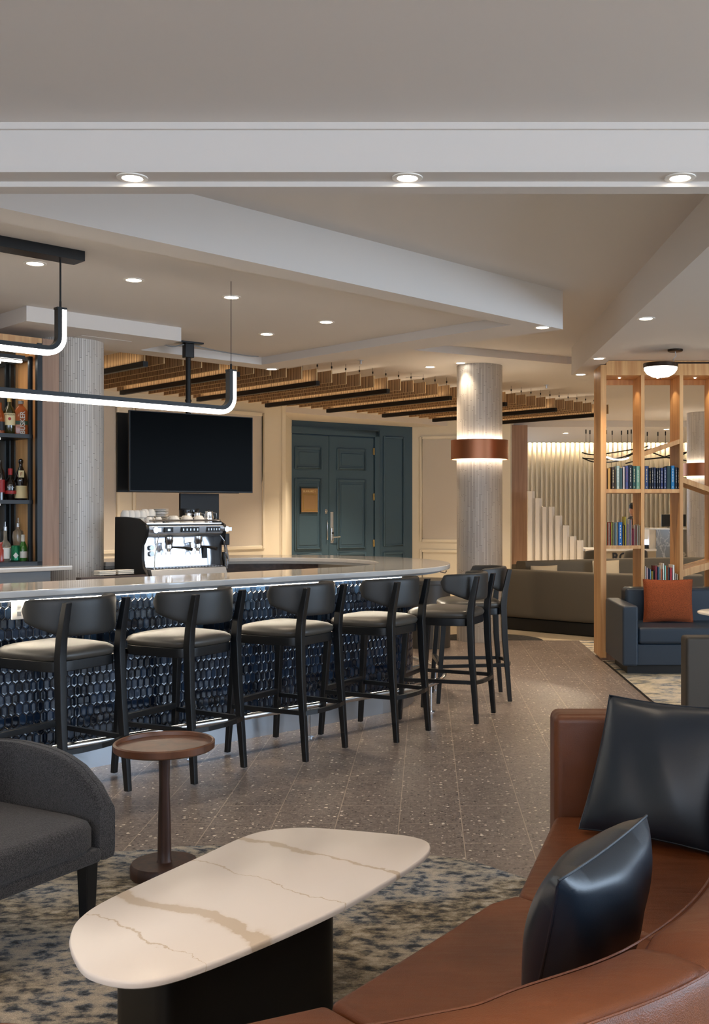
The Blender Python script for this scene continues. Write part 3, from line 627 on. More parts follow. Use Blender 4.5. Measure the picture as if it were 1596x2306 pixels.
# ------------------------------------------------------------------ linear pendants
def upturn(u0, u1, zb, zt_, r=.085, n=10):
    p = [(u0, 0, zb)]
    for i in range(n+1):
        a = pi/2*i/n; p.append((u1-r+r*sin(a), 0, zb+r-r*cos(a)))
    p.append((u1, 0, zt_)); return p
def pendant(label, u0, u1, v, zb, zt_, ztop):
    X, Y = uv(0, v); t = thing('linear_pendant_light', label, 'pendant light', (X, Y, 0), radians(45), 'up-curved linear pendant lights')
    hw = .014; fr_ = []
    path = upturn(u0, u1, zb+.022, zt_); inn = upturn(u0, u1-.026, zb+.048, zt_, .062)
    # diffuser: outer band ; housing: inner band
    def band(pa, pb, y0, y1):
        return [[(a[0], y0, a[2]), (a[0], y1, a[2]), (b[0], y1, b[2]), (b[0], y0, b[2])] for a, b in zip(pa, pb)]
    out = upturn(u0, u1+.028, zb-.006, zt_, .113)
    MB().loft(band(out, path, -.022, .022), smooth=False).build('diffuser', 'pendant', t)
    MB().loft(band(path, inn, -.024, .024), smooth=False).build('housing', 'blackmetal', t)
    MB().box(u1-.03, u1+.03, -.025, .025, zt_, zt_+.012).build('end_cap', 'blackmetal', t)
    MB().tube([(u1, 0, zt_+.01), (u1, 0, zt_+.05)], .007, 8).tube([(u1, 0, zt_+.04), (u1, 0, ztop)], .0025 if ztop > 3 and u1 > 3.5 else .006, 6).build('suspension_cable', 'blackmetal', t)
    return t
pendant('lower U-shaped glowing linear pendant running the length of the bar', .4, pv(520, 5.88), 5.88, 2.155, 2.44, 3.045)
p2 = pendant('upper U-shaped glowing linear pendant hung from the black canopy', .4, pv(136, 5.88), 5.88, 2.42, 2.69, 2.985)
MB().box(.4, pv(136, 5.88)+.12, -.07, .07, 2.985, 3.045).build('canopy', 'blackmetal', p2, bevel=.002)
# ------------------------------------------------------------------ baffles
bf = thing('ceiling_baffle', 'x', 'ceiling baffle', (0, 0, 0), radians(45), 'striped wooden ceiling baffles')
MB().box(-.006, .006, 0, 2.45, .004, .135).build('board', 'baffle', bf)
MB().box(-.0065, .0065, -.004, 2.454, 0, .004).box(-.0065, .0065, -.004, 0, .004, .135).build('edge_trim', 'baffle_edge', bf)
hg = MB()
for y in (.25, 2.2): hg.tube([(0, y, .135), (0, y, .27)], .0022, 5, smooth=False) if 0 else hg.tube([(0, y, .135), (0, y, .27)], .0022, 5).box(-.006, .006, y-.006, y+.006, .2, .225)
hg.build('hanger', 'blackmetal', bf)
lt = thing('linear_ceiling_bar', 'x', 'ceiling bar', (0, 0, 0), radians(45), 'black linear bars under the baffles')
MB().box(-.026, .026, -.02, 2.35, -.052, -.001).build('housing', 'blackmetal', lt)
MB().box(-.018, .018, 0, 2.33, -.054, -.052).build('lens', 'mattblack', lt)
l = bpy.data.lights.new('uplight_strip', 'AREA'); l.shape = 'RECTANGLE'; l.size = .03; l.size_y = 2.2; l.energy = .45; l.color = (1, .84, .62)  # faint area light added to the bars to brighten ceiling and baffles
for sx in (-.03, ):
    o = bpy.data.objects.new('uplight_strip', l); C.objects.link(o); o.parent = lt; o.location = (-.05, 1.16, -.0); o.rotation_euler = (pi, 0, 0)
first_b = first_l = True; nb = 0
def ordn(k): return ['first', 'second', 'third', 'fourth', 'fifth', 'sixth', 'seventh', 'eighth', 'ninth', 'tenth', 'eleventh', 'twelfth', 'thirteenth', 'fourteenth', 'fifteenth', 'sixteenth', 'seventeenth', 'eighteenth', 'nineteenth', 'twentieth'][k]
for k in range(-10, 27):
    q = k/5; X = -1.2+.742*q; Y = 11.42+.742*q
    if sqrt((X-.62)**2+(Y-12.2)**2) < .0: continue
    g5 = (k % 5 == 0); grp = (k+10)//5
    lab = 'wooden baffle with vertical stripes, %s from the left in the %s black-bar bay' % (ordn(k % 5), ordn(grp))
    if g5: lab = 'wooden striped baffle carrying the %s black bar from the left' % ordn(grp)
    loc = (X, Y, 2.93)
    if first_b: bf.location = loc; bf['label'] = lab; first_b = False
    else: dup(bf, loc, label=lab)
    if g5:
        lab = 'black linear bar under the baffles, %s from the left' % ordn(grp)
        if first_l: lt.location = loc; lt['label'] = lab; first_l = False
        else: dup(lt, loc, label=lab)
# ------------------------------------------------------------------ televisions
ta = atan2(.73, .94)
mt = thing('television_mount', 'black ceiling pole mount holding the two televisions', 'television mount', (-2.17, 9.51, 0), ta)
MB().box(-.13, .13, -.05, .05, 3.03, 3.045).build('ceiling_plate', 'blackmetal', mt)
MB().box(-.045, .045, -.035, .035, 2.90, 3.03).build('bracket', 'blackmetal', mt, bevel=.006)
MB().tube([(0, 0, 2.9), (0, 0, 2.0)], .024, 14).lathe([(.03, 2.5), (.03, 2.52)], 14).build('pole', 'blackmetal', mt)
MB().box(-.2, .2, -.075, .075, 1.95, 2.12).build('screen_bracket', 'blackmetal', mt)
def tv(loc, rz, label):
    t = thing('television', label, 'television', loc, rz, 'back-to-back televisions')
    MB().box(-.597, .597, 0, .03, 1.672, 2.377).build('bezel', 'mattblack', t, bevel=.003)
    MB().box(-.588, .588, -.002, 0, 1.685, 2.370).build('screen', 'tvscreen', t)
    MB().box(-.35, .35, .03, .055, 1.75, 2.2).build('rear_housing', 'mattblack', t, bevel=.01)
    return t
tv((-2.09, 9.365, 0), ta, 'large flat television with dark screen facing the lounge, above the espresso machine')
tv((-2.09+(-.613)*.30, 9.365+.79*.30, 0), ta+pi, 'television seen only as a dark edge behind the large one')
pn = thing('monitor', 'black upright monitor back standing behind the espresso machine', 'monitor', (*uv(5.41, 8.42), 1.07), radians(45))
MB().box(-.21, .21, -.015, .015, .02, .60).build('display_body', 'mattblack', pn, bevel=.004)
MB().box(-.1, .1, -.05, .05, 0, .02).build('stand', 'mattblack', pn)
# ------------------------------------------------------------------ espresso machine (x=u, -y = front)
em = thing('espresso_machine', 'large chrome two group espresso machine with black side panels', 'espresso machine', (*uv(4.40, 7.62), .95), radians(45))
side = [(0.02, .0), (-.055, .0), (-.055, .03), (.01, .09), (.03, .16), (.03, .27), (-.03, .35), (-.045, .41), (-.03, .44), (.10, .492), (.30, .505), (.47, .505), (.48, .0)]
def yz(mb, poly, x0, x1):
    n = len(poly); return mb.add([(x0, a, b) for a, b in poly]+[(x1, a, b) for a, b in poly], [tuple(range(n)), tuple(range(2*n-1, n-1, -1))]+[(i, (i+1) % n, n+(i+1) % n, n+i) for i in range(n)])
yz(MB(), side, -.03, .0).build('side_panel', 'mattblack', em, bevel=.006)
yz(MB(), side, .72, .745).build('side_panel', 'mattblack', em, bevel=.006)
yz(MB(), [(.10, .09), (.12, .34), (.48, .34), (.48, .02), (.1, .02)], 0, .72).build('body', 'chrome', em)
yz(MB(), [(-.02, .365), (-.035, .43), (.05, .445), (.46, .445), (.46, .34), (.02, .34)], .0, .72).build('control_head', 'steel', em, bevel=.006)
MB().box(0, .72, 0, .46, .446, .454).build('cup_tray', 'chrome', em)
rail_ = MB().tube([(0.02, -.01, .475), (.70, -.01, .475)], .008, 8); 
rail_.build('cup_rail', 'chrome', em)
for x0, x1 in ((.14, .22), (.30, .47), (.55, .70-.02)):
    b_ = MB().box(x0, x1, -.042, -.03, .378, .42).build('button_pad', 'mattblack', em)
    n_ = 1 if x1-x0 < .1 else 5; kb = MB()
    for i in range(n_): kb.box(x0+(i+.35)*(x1-x0)/n_, x0+(i+.65)*(x1-x0)/n_, -.044, -.042, .39, .408)
    kb.build('buttons', 'steel', b_)
yz(MB(), [(-.06, .0), (-.095, .0), (-.065, .075), (.1, .09), (.1, .0)], .0, .72).build('drip_tray', 'steel', em, bevel=.003)
gr_ = MB()
for i in range(22): gr_.box(.03+i*.031, .045+i*.031, -.05, .09, .082, .09)
gr_.build('drip_grate', 'chrome', em)
for x0 in (.22, .50):
    g_ = MB().lathe([(.038, .34), (.038, .30), (.033, .285), (.033, .27)], 24, (x0, .03)).box(x0-.03, x0+.03, .03, .12, .29, .34).build('group_head', 'chrome', em)
    if x0 == .22 or x0 == .50:
        MB().lathe([(.034, .27), (.034, .245), (.02, .235), (.012, .215)], 20, (x0, .03)).build('filter_basket', 'chrome', g_)
        dx = .05 if x0 == .5 else .09
        MB().tube([(x0+.02, 0, .255), (x0+dx, -.06, .25), (x0+dx+.04, -.12, .235)], [.008, .012, .015], 10).build('portafilter_handle', 'mattblack', g_)
        MB().tube([(x0-.02, .03, .22), (x0-.025, .03, .19)], .006, 6).tube([(x0+.02, .03, .22), (x0+.025, .03, .19)], .006, 6).build('spout', 'chrome', g_)
for x0, s in ((.09, 1), (.69, -1)):
    MB().tube([(x0, -.03, .35), (x0-.02*s, -.05, .30), (x0-.04*s, -.04, .2), (x0-.05*s, -.05, .06)], .006, 8).build('steam_wand', 'chrome', em)
for x0 in (.045, .73):
    MB().tube([(x0, -.03, .40), (x0, -.07, .40)], .024, 16).box(x0-.01, x0+.04, -.08, -.06, .385, .415).build('steam_knob', 'chrome', em)
for z in (.20, .25): MB().tube([(.10, .10, z), (.10, .085, z)], .022, 18).build('pressure_gauge', 'steel', em)
MB().box(.60, .63, .085, .10, .15, .25).build('sight_slot', 'mattblack', em)
MB().box(.745, .79, -.02, .05, .26, .36).build('side_display', 'mattblack', em, bevel=.005)
MB().box(.75, .78, -.01, .04, .08, .2).tube([(.765, 0, .26), (.775, -.03, .12)], .008, 8).build('milk_probe', 'chrome', em)
TOP = .95+.454
def on_machine(x, y): return rot2((x, y), radians(45), uv(4.40, 7.62))
def cupmesh(r, h): return [(r*.45, 0), (r*.62, .004), (r*.92, h*.45), (r, h), (r*.93, h), (r*.85, h*.5), (r*.5, .01)]
def cup(name, x, y, z, r, h, label, inv=True, handle=True, group='white cups on the espresso machine'):
    X, Y = on_machine(x, y); t = thing(name, label, 'cup', (X, Y, z), radians(-20), group)
    pr = cupmesh(r, h)
    if inv: pr = [(a, h-b) for a, b in pr]
    MB().lathe(pr, 24).build('bowl', 'ceramic', t)
    if handle:
        MB().tube([(-r*.9, 0, h*.75), (-r*1.35, 0, h*.7), (-r*1.45, 0, h*.45), (-r*1.1, 0, h*.25), (-r*.8, 0, h*.25)], .004, 6).build('handle', 'ceramic', t)
    return t
nth = ['bottom', 'second', 'third', 'top']
for i, x in enumerate((.0, .045, .09, .135)):
    for k in range(2):
        cup('coffee_cup', x+.03, .40-.012*i, TOP+k*.048, .042, .06, 'white upturned mug in the back left cluster, %s mug from the left, %s layer' % (ordn(i), ('lower', 'upper')[k]), handle=(i == 3))
for i, x in enumerate((.08, .165)): cup('espresso_cup', x, .10, TOP, .034, .052, 'small white espresso cup at the front left of the machine top, %s one' % ('left', 'right')[i])
for i, x in enumerate((.20, .26)): cup('coffee_cup', x, .38, TOP+.058, .04, .06, 'white cup with visible handle beside the saucer stack, %s one' % ('left', 'right')[i], inv=True); 
for i, x in enumerate((.20, .26)): cup('coffee_cup', x, .38, TOP, .04, .058, 'white cup under the raised one beside the saucers, %s one' % ('left', 'right')[i], inv=True)
for k in range(9):
    X, Y = on_machine(.36, .40); tag(MB().lathe([(.03, 0), (.035, .002), (.072, .011), (.072, .014), (.03, .006)], 28).build('saucer', 'ceramic', loc=(X, Y, TOP+k*.013)), 'white saucer in the stack on the espresso machine, %s from the bottom' % ordn(k), 'saucer', 'stacked saucers')
for i, (x, y) in enumerate(((.34, .14), (.44, .09), (.54, .07), (.40, .26), (.50, .22))): cup('cappuccino_cup', x, y, TOP, .048, .062, 'wide white upturned cappuccino cup on the machine, %s' % ['front row left', 'front row middle', 'front row right', 'back row left', 'back row right'][i])
for i, (x, y, s) in enumerate(((.60, .33, 1.), (.66, .28, 1.05), (.67, .12, 1.15))):
    X, Y = on_machine(x, y); t = thing('milk_jug', 'steel milk jug on the espresso machine, %s' % ['leftmost of three', 'middle of three', 'nearest the right edge'][i], 'jug', (X, Y, TOP), 0, 'steel milk jugs')
    MB().lathe([(.036*s, 0), (.038*s, .01), (.036*s, .04*s), (.028*s, .075*s), (.03*s, .085*s), (.027*s, .085*s), (.025*s, .06*s)], 24).build('body', 'chrome', t)
    MB().tube([(.03*s, 0, .075*s), (.058*s, 0, .07*s), (.058*s, 0, .03*s), (.036*s, 0, .02*s)], .004, 6).build('handle', 'chrome', t)
    MB().lathe([(.006, .085*s), (.009, .095*s), (.001, .1*s)], 10).build('lid_knob', 'chrome', t)
X, Y = on_machine(.66, .42); t = thing('coffee_jar', 'round smoked glass jar at the back right of the machine top', 'jar', (X, Y, TOP))
MB().lathe([(.085, 0), (.088, .11), (.083, .11), (.08, .01)], 32).build('glass_wall', plain('smoked_glass', '#1b1d20', .08), t); MB().lathe([(.088, .112), (.088, .122)], 32).build('lid', 'mattblack', t)
for i, (u, v, lab) in enumerate(((4.03, 7.62, 'left'), (4.2, 7.64, 'right'))):
    X, Y = uv(u, v); t = thing('folded_napkins', 'low stack of folded bar towels beside the espresso machine, %s stack' % lab, 'towels', (X, Y, 1.0), radians(45), 'folded bar towels')
    for k in range(3): MB().box(-.07, .07, -.05, .05, k*.012, k*.012+.011).build('towel', 'label_white', t, bevel=.004)
# ------------------------------------------------------------------ bar stools
st = thing('bar_stool', 'x', 'bar stool', (0, 0, 0), 0, 'bar stools along the rounded bar')
def legpath(mb, P, w0, w1, d0, d1):
    loops = []; n = len(P)
    for i, p in enumerate(P):
        k = i/(n-1); a = (w0[i] if isinstance(w0, list) else w0+(w1-w0)*k)/2; b = (d0[i] if isinstance(d0, list) else d0+(d1-d0)*k)/2
        loops.append([(p[0]-a, p[1]-b, p[2]), (p[0]+a, p[1]-b, p[2]), (p[0]+a, p[1]+b, p[2]), (p[0]-a, p[1]+b, p[2])])
    return mb.loft(loops, smooth=False)
for s in (-1, 1):
    legpath(MB(), [(s*.2125, -.285, .008), (s*.205, -.245, .5), (s*.2, -.235, .76), (s*.2, -.245, .86), (s*.2, -.285, 1.045)], [.030, .040, .042, .042, .036], 0, [.032, .045, .048, .044, .034], 0).build('rear_leg', 'black', st, bevel=.004)
    legpath(MB(), [(s*.245, .285, .008), (s*.225, .235, .72)], .030, .042, .030, .042).build('front_leg', 'black', st, bevel=.004)
    MB().tube([(s*.209, -.27, .295), (s*.24, .268, .295)], 0, sq=(.011, .013)).build('side_stretcher', 'black', st)
MB().tube([(-.205, -.272, .295), (-.12, -.297, .295), (0, -.305, .295), (.12, -.297, .295), (.205, -.272, .295)], 0, sq=(.011, .013)).build('rear_stretcher', 'black', st)
MB().box(-.235, .235, .248, .285, .300, .335).build('front_footrest', 'black', st, bevel=.004)
def seat_loop(sc_, z, e=4.5):
    r = []
    for x, y in superell(1, 1, e, 48):
        hw = .215+.02*(y+1)/2; r.append((x*hw*sc_, (.01+y*.24*sc_), z))
    return r
MB().loft([seat_loop(.96, .688, 6), seat_loop(.99, .69, 6), seat_loop(.99, .742, 6), seat_loop(.96, .744, 6)], smooth=False).build('seat_frame', 'black', st, bevel=.003)
MB().loft([seat_loop(.98, .742), seat_loop(1.03, .752), seat_loop(1.05, .768), seat_loop(1.02, .785), seat_loop(.93, .798), seat_loop(.75, .808), seat_loop(.45, .815), seat_loop(.15, .817)]).build('seat', 'leather_seat', st)
# wrap-around back cushion
loops = []; NA = 34
for i in range(NA+1):
    a = -1.5+3.0*i/NA; k = abs(a)/1.5
    cx_, cy_ = .262*sin(a), -.268+.25*(1-cos(a))
    tx, ty = .262*cos(a), .25*sin(a); L_ = sqrt(tx*tx+ty*ty); nx, ny = ty/L_, -tx/L_   # outward (rear) normal
    top = 1.062-.008*max(0, k-.5)*2; bot = .868+.075*max(0, (k-.45)/.55)
    if k > .88: q = max(.12, (1-((k-.88)/.121)**3.5)); m_ = (top+bot)/2; top, bot = m_+(top-m_)*q, m_+(bot-m_)*q
    th = .026*(1-.35*k); zc, hh = (top+bot)/2, (top-bot)/2
    lean = lambda z: -.05*(z-.95)*(1-k)
    if k > .985: th *= .5
    lp = []
    for x, y in superell(th, hh, 4.5, 28): lp.append((cx_+nx*x, cy_+ny*x+lean(zc+y)+.0, zc+y))
    loops.append(lp)
MB().loft(loops).build('backrest', 'leather', st)
stools = [((-1.599-.345, 5.551-.03), 60.9, 'black bar stool at the far left, nearest the armchair and cut by the picture edge'),
          ((-1.071-.345, 6.067-.03), 60.9, 'second black bar stool from the left, behind the small round side table'),
          ((-.5205-.345, 6.576-.03), 60.9, 'third black bar stool from the left, below the espresso machine end of the bar'),
          ((.006-.345, 7.09-.03), 60.9, 'fourth black bar stool from the left, where the tiled bar starts to curve'),
          ((.157, 7.626), 70, 'fifth black bar stool, in front of the stool at the bar tip'),
          ((.35, 8.38), 95.7, 'black bar stool farthest right, at the rounded tip of the bar')]
for i, (p, r, lab) in enumerate(stools):
    if i == 0: st.location = (*p, 0); st.rotation_euler[2] = radians(r); st['label'] = lab
    else: dup(st, (*p, 0), radians(r), lab)
# ------------------------------------------------------------------ side table
sd = thing('side_table', 'small round dark walnut side table with tray top on the rug edge', 'side table', (-1.077, 4.29, 0))
M['traywood'] = wood('warm_walnut', '#4a2c1b', '#6f452c', (12, 12, 3), .42)  # tray copy of the walnut, lightened to carry the warm light on top
MB().lathe([(.132, .004), (.137, .012), (.137, .05), (.130, .062), (.03, .063)], 48).build('base', 'darkwood', sd)
MB().lathe([(.034, .06), (.028, .07), (.0275, .12), (.025, .25), (.021, .38), (.0235, .5), (.028, .528)], 28).build('pedestal', 'darkwood', sd)
MB().lathe([(.03, .522), (.195, .522), (.203, .528), (.204, .553), (.199, .558), (.193, .555), (.190, .541), (.01, .540)], 64).build('tray_top', 'traywood', sd)
# ------------------------------------------------------------------ rug
rp_ = catmull([(-3.2, 4.2), (-2.4, 4.42), (-1.36, 4.58), (-.93, 4.66), (0.02, 4.53), (.38, 4.27), (.9, 3.7), (1.1, 2.6), (.7, 1.5), (-.8, .8), (-2.8, .8), (-3.6, 2.4)], 8, True)
tag(MB().prism(rp_, .0, .008).build('area_rug', 'rug'), 'mottled blue grey and ochre area rug under the marble coffee table', 'rug')
# ------------------------------------------------------------------ coffee table
TZ = .42
cp = [(157, 2105), (163, 2145), (200, 2190), (300, 2210), (420, 2187), (600, 2117), (770, 2040), (900, 1966), (958, 1925), (968, 1900), (940, 1886), (880, 1877), (720, 1864), (640, 1865), (560, 1879), (440, 1932), (250, 2020), (180, 2065)]
cw = [px(x, y, TZ) for x, y in cp]; cc = (sum(p[0] for p in cw)/len(cw), sum(p[1] for p in cw)/len(cw))
ct = thing('coffee_table', 'long white veined marble coffee table with rounded corners on black base', 'coffee table', (cc[0], cc[1], 0))
cl = catmull([(a-cc[0], b-cc[1]) for a, b in cw], 6, True)
def scl(poly, d):  # shrink towards inside by d along normals
    n = len(poly); r = []
    ar = sum(poly[i][0]*poly[(i+1) % n][1]-poly[(i+1) % n][0]*poly[i][1] for i in range(n)); sg_ = 1 if ar > 0 else -1
    for i in range(n):
        a, b = poly[i-1], poly[(i+1) % n]; t = Vector((b[0]-a[0], b[1]-a[1])).normalized(); r.append((poly[i][0]-t[1]*d*sg_, poly[i][1]+t[0]*d*sg_))
    return r
def m_vein():
    m, n, b = nt('white_veined_marble'); v = coords(n); sp = N(n, 'ShaderNodeSeparateXYZ'); n.links.new(v, sp.inputs[0])
    def mth(op, a, b_=None, c_=None):
        x = N(n, 'ShaderNodeMath', operation=op)
        for i, q in enumerate((a, b_, c_)):
            if q is None: continue
            if isinstance(q, (int, float)): x.inputs[i].default_value = q
            else: n.links.new(q, x.inputs[i])
        return x.outputs[0]
    f = mth('MULTIPLY_ADD', sp.outputs[0], .585, mth('MULTIPLY', sp.outputs[1], .81))
    def noi(s, d=5):
        z = N(n, 'ShaderNodeTexNoise'); z.inputs['Scale'].default_value = s; z.inputs['Detail'].default_value = d; z.inputs['Roughness'].default_value = .6; n.links.new(v, z.inputs['Vector']); return mth('SUBTRACT', z.outputs[0], .5)
    w1 = mth('MULTIPLY_ADD', noi(3.2, 6), .24, f); base = .585*cc[0]+.81*cc[1]; col = None
    out = None
    for c0, wd, frq in ((1.90-base, .022, 2.3), (2.45-base, .012, 3.1), (2.18-base, .0025, 4), (1.72-base, .0025, 5)):
        dd = mth('ABSOLUTE', mth('SUBTRACT', w1, c0)); th = mth('MAXIMUM', mth('MULTIPLY_ADD', noi(frq, 3), wd*5, wd), .0008)
        k = mth('SMOOTH_MIN', 1.0, mth('DIVIDE', th, mth('ADD', dd, .0001)), .1) if 0 else mth('MINIMUM', 1.0, mth('POWER', mth('DIVIDE', th, mth('ADD', dd, .0001)), 5))
        out = k if out is None else mth('MAXIMUM', out, k)
    n.links.new(ramp(n, out, [(0, rgb('#ebe4de')), (1, rgb('#cfc0ad'))]), b.inputs['Base Color']); b.inputs['Roughness'].default_value = .32; return m
M['marble'] = m_vein()
lo = [[(x, y, z) for x, y in scl(cl, d)] for d, z in ((.012, TZ-.024), (.002, TZ-.018), (0, TZ-.008), (.002, TZ-.002), (.005, TZ))]
MB().loft(lo).build('marble_top', 'marble', ct)
b0, b1 = Vector(pxd(378, 2.66)), Vector(pxd(770, 3.08)); d_ = (b1-b0).normalized(); nn = Vector((-d_[1], d_[0])); Lb = (b1-b0).length
bpol = []
for x, y in superell(Lb/2, .15, 7, 60): q = b0+d_*(x+Lb/2)+nn*(y+.15); bpol.append((q[0]-cc[0], q[1]-cc[1]))
MB().prism(bpol, .008, TZ-.024, True).build('base', 'blackmetal', ct)
# ------------------------------------------------------------------ charcoal armchair
ac = thing('armchair', 'charcoal tweed barrel armchair at the left with black tapered legs', 'armchair', (-1.588, 3.541, 0), radians(61.4))
def acpath():
    P = [(.325, -.36)]
    P += [(.325, -.36+.2*i) for i in (1, 2)]
    for i in range(1, 24): a = pi*i/24; P.append((.325*cos(a)**1 if 1 else 0, .05+.29*sin(a)))
    P += [(-.325, .04), (-.325, -.16), (-.325, -.36)]; return P
P = catmull(acpath(), 3); Ln = [0]
for i in range(1, len(P)): Ln.append(Ln[-1]+sqrt((P[i][0]-P[i-1][0])**2+(P[i][1]-P[i-1][1])**2))
loops = []
for i, p in enumerate(P):
    a, b = P[max(i-1, 0)], P[min(i+1, len(P)-1)]; t = Vector((b[0]-a[0], b[1]-a[1])).normalized(); nx, ny = t[1], -t[0]
    s = min(Ln[i], Ln[-1]-Ln[i]); top = .47+.185*(1-exp(-s/.11))+.05*max(0, (s-.55))/.5; th = .036
    lp = []
    for x, z in superell(th, 1, 6, 24): lp.append((p[0]+nx*x, p[1]+ny*x-(.0 if s > .01 else 0), .285+(top-.285)*(z+1)/2))
    loops.append(lp)
MB().loft(loops).build('shell', 'tweed', ac)
MB().tube([(l[6][0], l[6][1], l[6][2]-.002) for l in loops], .004, 6).build('top_piping', 'tweed', ac)
MB().prism([(-.29, -.37), (.29, -.37), (.29, .1), (.2, .28), (-.2, .28), (-.29, .1)], .285, .335).build('seat_base', 'tweed', ac, bevel=.012)
def cl_(sc_, z): return [(x*.292*sc_, -.06+y*.315*sc_, z) for x, y in superell(1, 1, 7, 48)]
MB().loft([cl_(.96, .33), cl_(1, .345), cl_(1.0, .405), cl_(.975, .425), cl_(.9, .437), cl_(.6, .448), cl_(.2, .452)]).build('seat_cushion', 'tweed', ac)
for x in (-.27, .27):
    for y in (-.32, .26): legpath(MB(), [(x, y, .008), (x, y, .29)], .034, .052, .034, .052).build('leg', 'black', ac, bevel=.003)
# ------------------------------------------------------------------ cognac sectional sofa
so = thing('sectional_sofa', 'cognac brown leather curved sectional sofa in the right foreground', 'sofa')
inn_ = catmull([(-.9, 1.52), (-.25, 1.466), (.026, 1.53), (.134, 1.60), (.351, 1.768), (.568, 2.10), (.78, 2.7), (.92, 3.35), (.95, 3.70)], 8)
def offs(P, d):
    r = []
    for i, p in enumerate(P):
        a, b = P[max(i-1, 0)], P[min(i+1, len(P)-1)]; t = Vector((b[0]-a[0], b[1]-a[1])).normalized(); r.append((p[0]+t[1]*d, p[1]-t[0]*d))
    return r
def backseg(i0, i1, name='back_section'):
    L_ = []
    for k, i in enumerate(range(i0, i1+1)):
        lp = []; P0 = offs(inn_, 0)[i]; P1 = offs(inn_, .155)[i]
        e = min(k, i1-i0-k); sh = .012 if e == 0 else 0
        for x, z in superell(1, 1, 9, 40):
            f = (x+1)/2; zz_ = .12+(.775-sh-.12)*(z+1)/2
            zz_ += .008*(1-x*x) if z > .9 else 0
            lp.append((P0[0]+(P1[0]-P0[0])*(f*(1-2*sh*3)+sh*3), P0[1]+(P1[1]-P0[1])*(f*(1-2*sh*3)+sh*3), zz_))
        L_.append(lp)
    # tuck in the ends
    return MB().loft(L_).build(name, 'cognac', so)
backseg(0, 32); backseg(32, 64)
for i0, i1 in ((0, 32), (32, 64)):
    for off in (.006, .149):
        o_ = offs(inn_, off); MB().tube([(o_[i][0], o_[i][1], .7705) for i in range(i0, i1+1)], .0022, 5).build('stitching', 'cognac', so)
MB().box(.455, 1.12, 3.715, 3.87, .12, .775).build('end_section', 'cognac', so, bevel=.03, seg=4)
def cushion(poly, z0, z1, name='seat_cushion', mat='cognac', par=None, r=.03, dome=.012):
    return MB().prism(poly, z0, z1).build(name, mat, par or so, bevel=.02, seg=4)
    lo = [[(x, y, z) for x, y in scl(poly, d)] for d, z in ((r, z0), (r*.3, z0+r*.3), (0, z0+r), (0, z1-r), (r*.3, z1-r*.3), (r, z1), (r*2.5, z1+dome))]
    return MB().loft(lo).build(name, mat, par or so)
def dens(poly, n=8):
    r = []
    for i in range(len(poly)):
        a, b = poly[i], poly[(i+1) % len(poly)]
        r += [(a[0]+(b[0]-a[0])*k/n, a[1]+(b[1]-a[1])*k/n) for k in range(n)]
    return r
c1 = [(.455, 3.705), (.258, 2.955), (.72, 2.50), (.775, 2.70), (.915, 3.35), (.945, 3.70)]
c2 = [(.256, 2.95), (.17, 2.885), (.046, 2.69), (-.215, 2.30), (.30, 1.745), (.351, 1.775), (.565, 2.105), (.715, 2.497)]
c3 = [(-.22, 2.295), (-.393, 2.21), (-.9, 2.2), (-.9, 1.53), (-.25, 1.476), (.026, 1.54), (.134, 1.61), (.295, 1.74)]
for c in (c1, c2, c3): cushion(c, .26, .42)
for c in (c1, c2, c3): MB().prism([(x*.985+.004, y*.985+.035) for x, y in c], .08, .262).build('base_frame', 'cognac', so)
for x, y in ((.5, 3.6), (.35, 2.9), (-.05, 2.35), (-.8, 2.1), (-.8, 1.5), (.4, 1.75), (.95, 3.6)): MB().lathe([(.02, .0085), (.025, .13)], 12, (x, y)).build('foot', 'blackmetal', so)
# ------------------------------------------------------------------ throw pillows
def pillow(name, label, c0, wax, hax, w, h, th, mat, cat='cushion', piping=True, pinch=.05, n=26, crease=0):
    t = thing(name, label, cat, tuple(c0)); wx = Vector(wax).normalized(); hx = Vector(hax).normalized(); nx = wx.cross(hx).normalized(); m_ = MB()
    def pt(s, q, sd_):
        es = 1-pinch*(1-q*q)*abs(s)**3; eq = 1-pinch*(1-s*s)*abs(q)**3
        d = ((1-s**2)*(1-q**2))**.42*th/2
        d += crease*sin(7*s+3*q)*(1-s*s)*(1-q*q)
        return tuple(wx*(s*es*w/2)+hx*(q*eq*h/2)+nx*d*sd_)
    for sd_ in (-1, 1):
        g_ = [[pt(-cos(pi*i/n) if 0 else -1+2*i/n, -1+2*j/n, sd_) for j in range(n+1)] for i in range(n+1)]
        m_.add([p for r in g_ for p in r], [(i*(n+1)+j, (i+1)*(n+1)+j, (i+1)*(n+1)+j+1, i*(n+1)+j+1) for i in range(n) for j in range(n)], True)
    m_.build('cover', mat, t)
    if piping:
        e = [pt(-1+2*i/n, -1, 0) for i in range(n)]+[pt(1, -1+2*i/n, 0) for i in range(n)]+[pt(1-2*i/n, 1, 0) for i in range(n)]+[pt(-1, 1-2*i/n, 0) for i in range(n)]
        MB().tube(e, .0032, 6, closed=True).build('seam', mat, t)
    return t
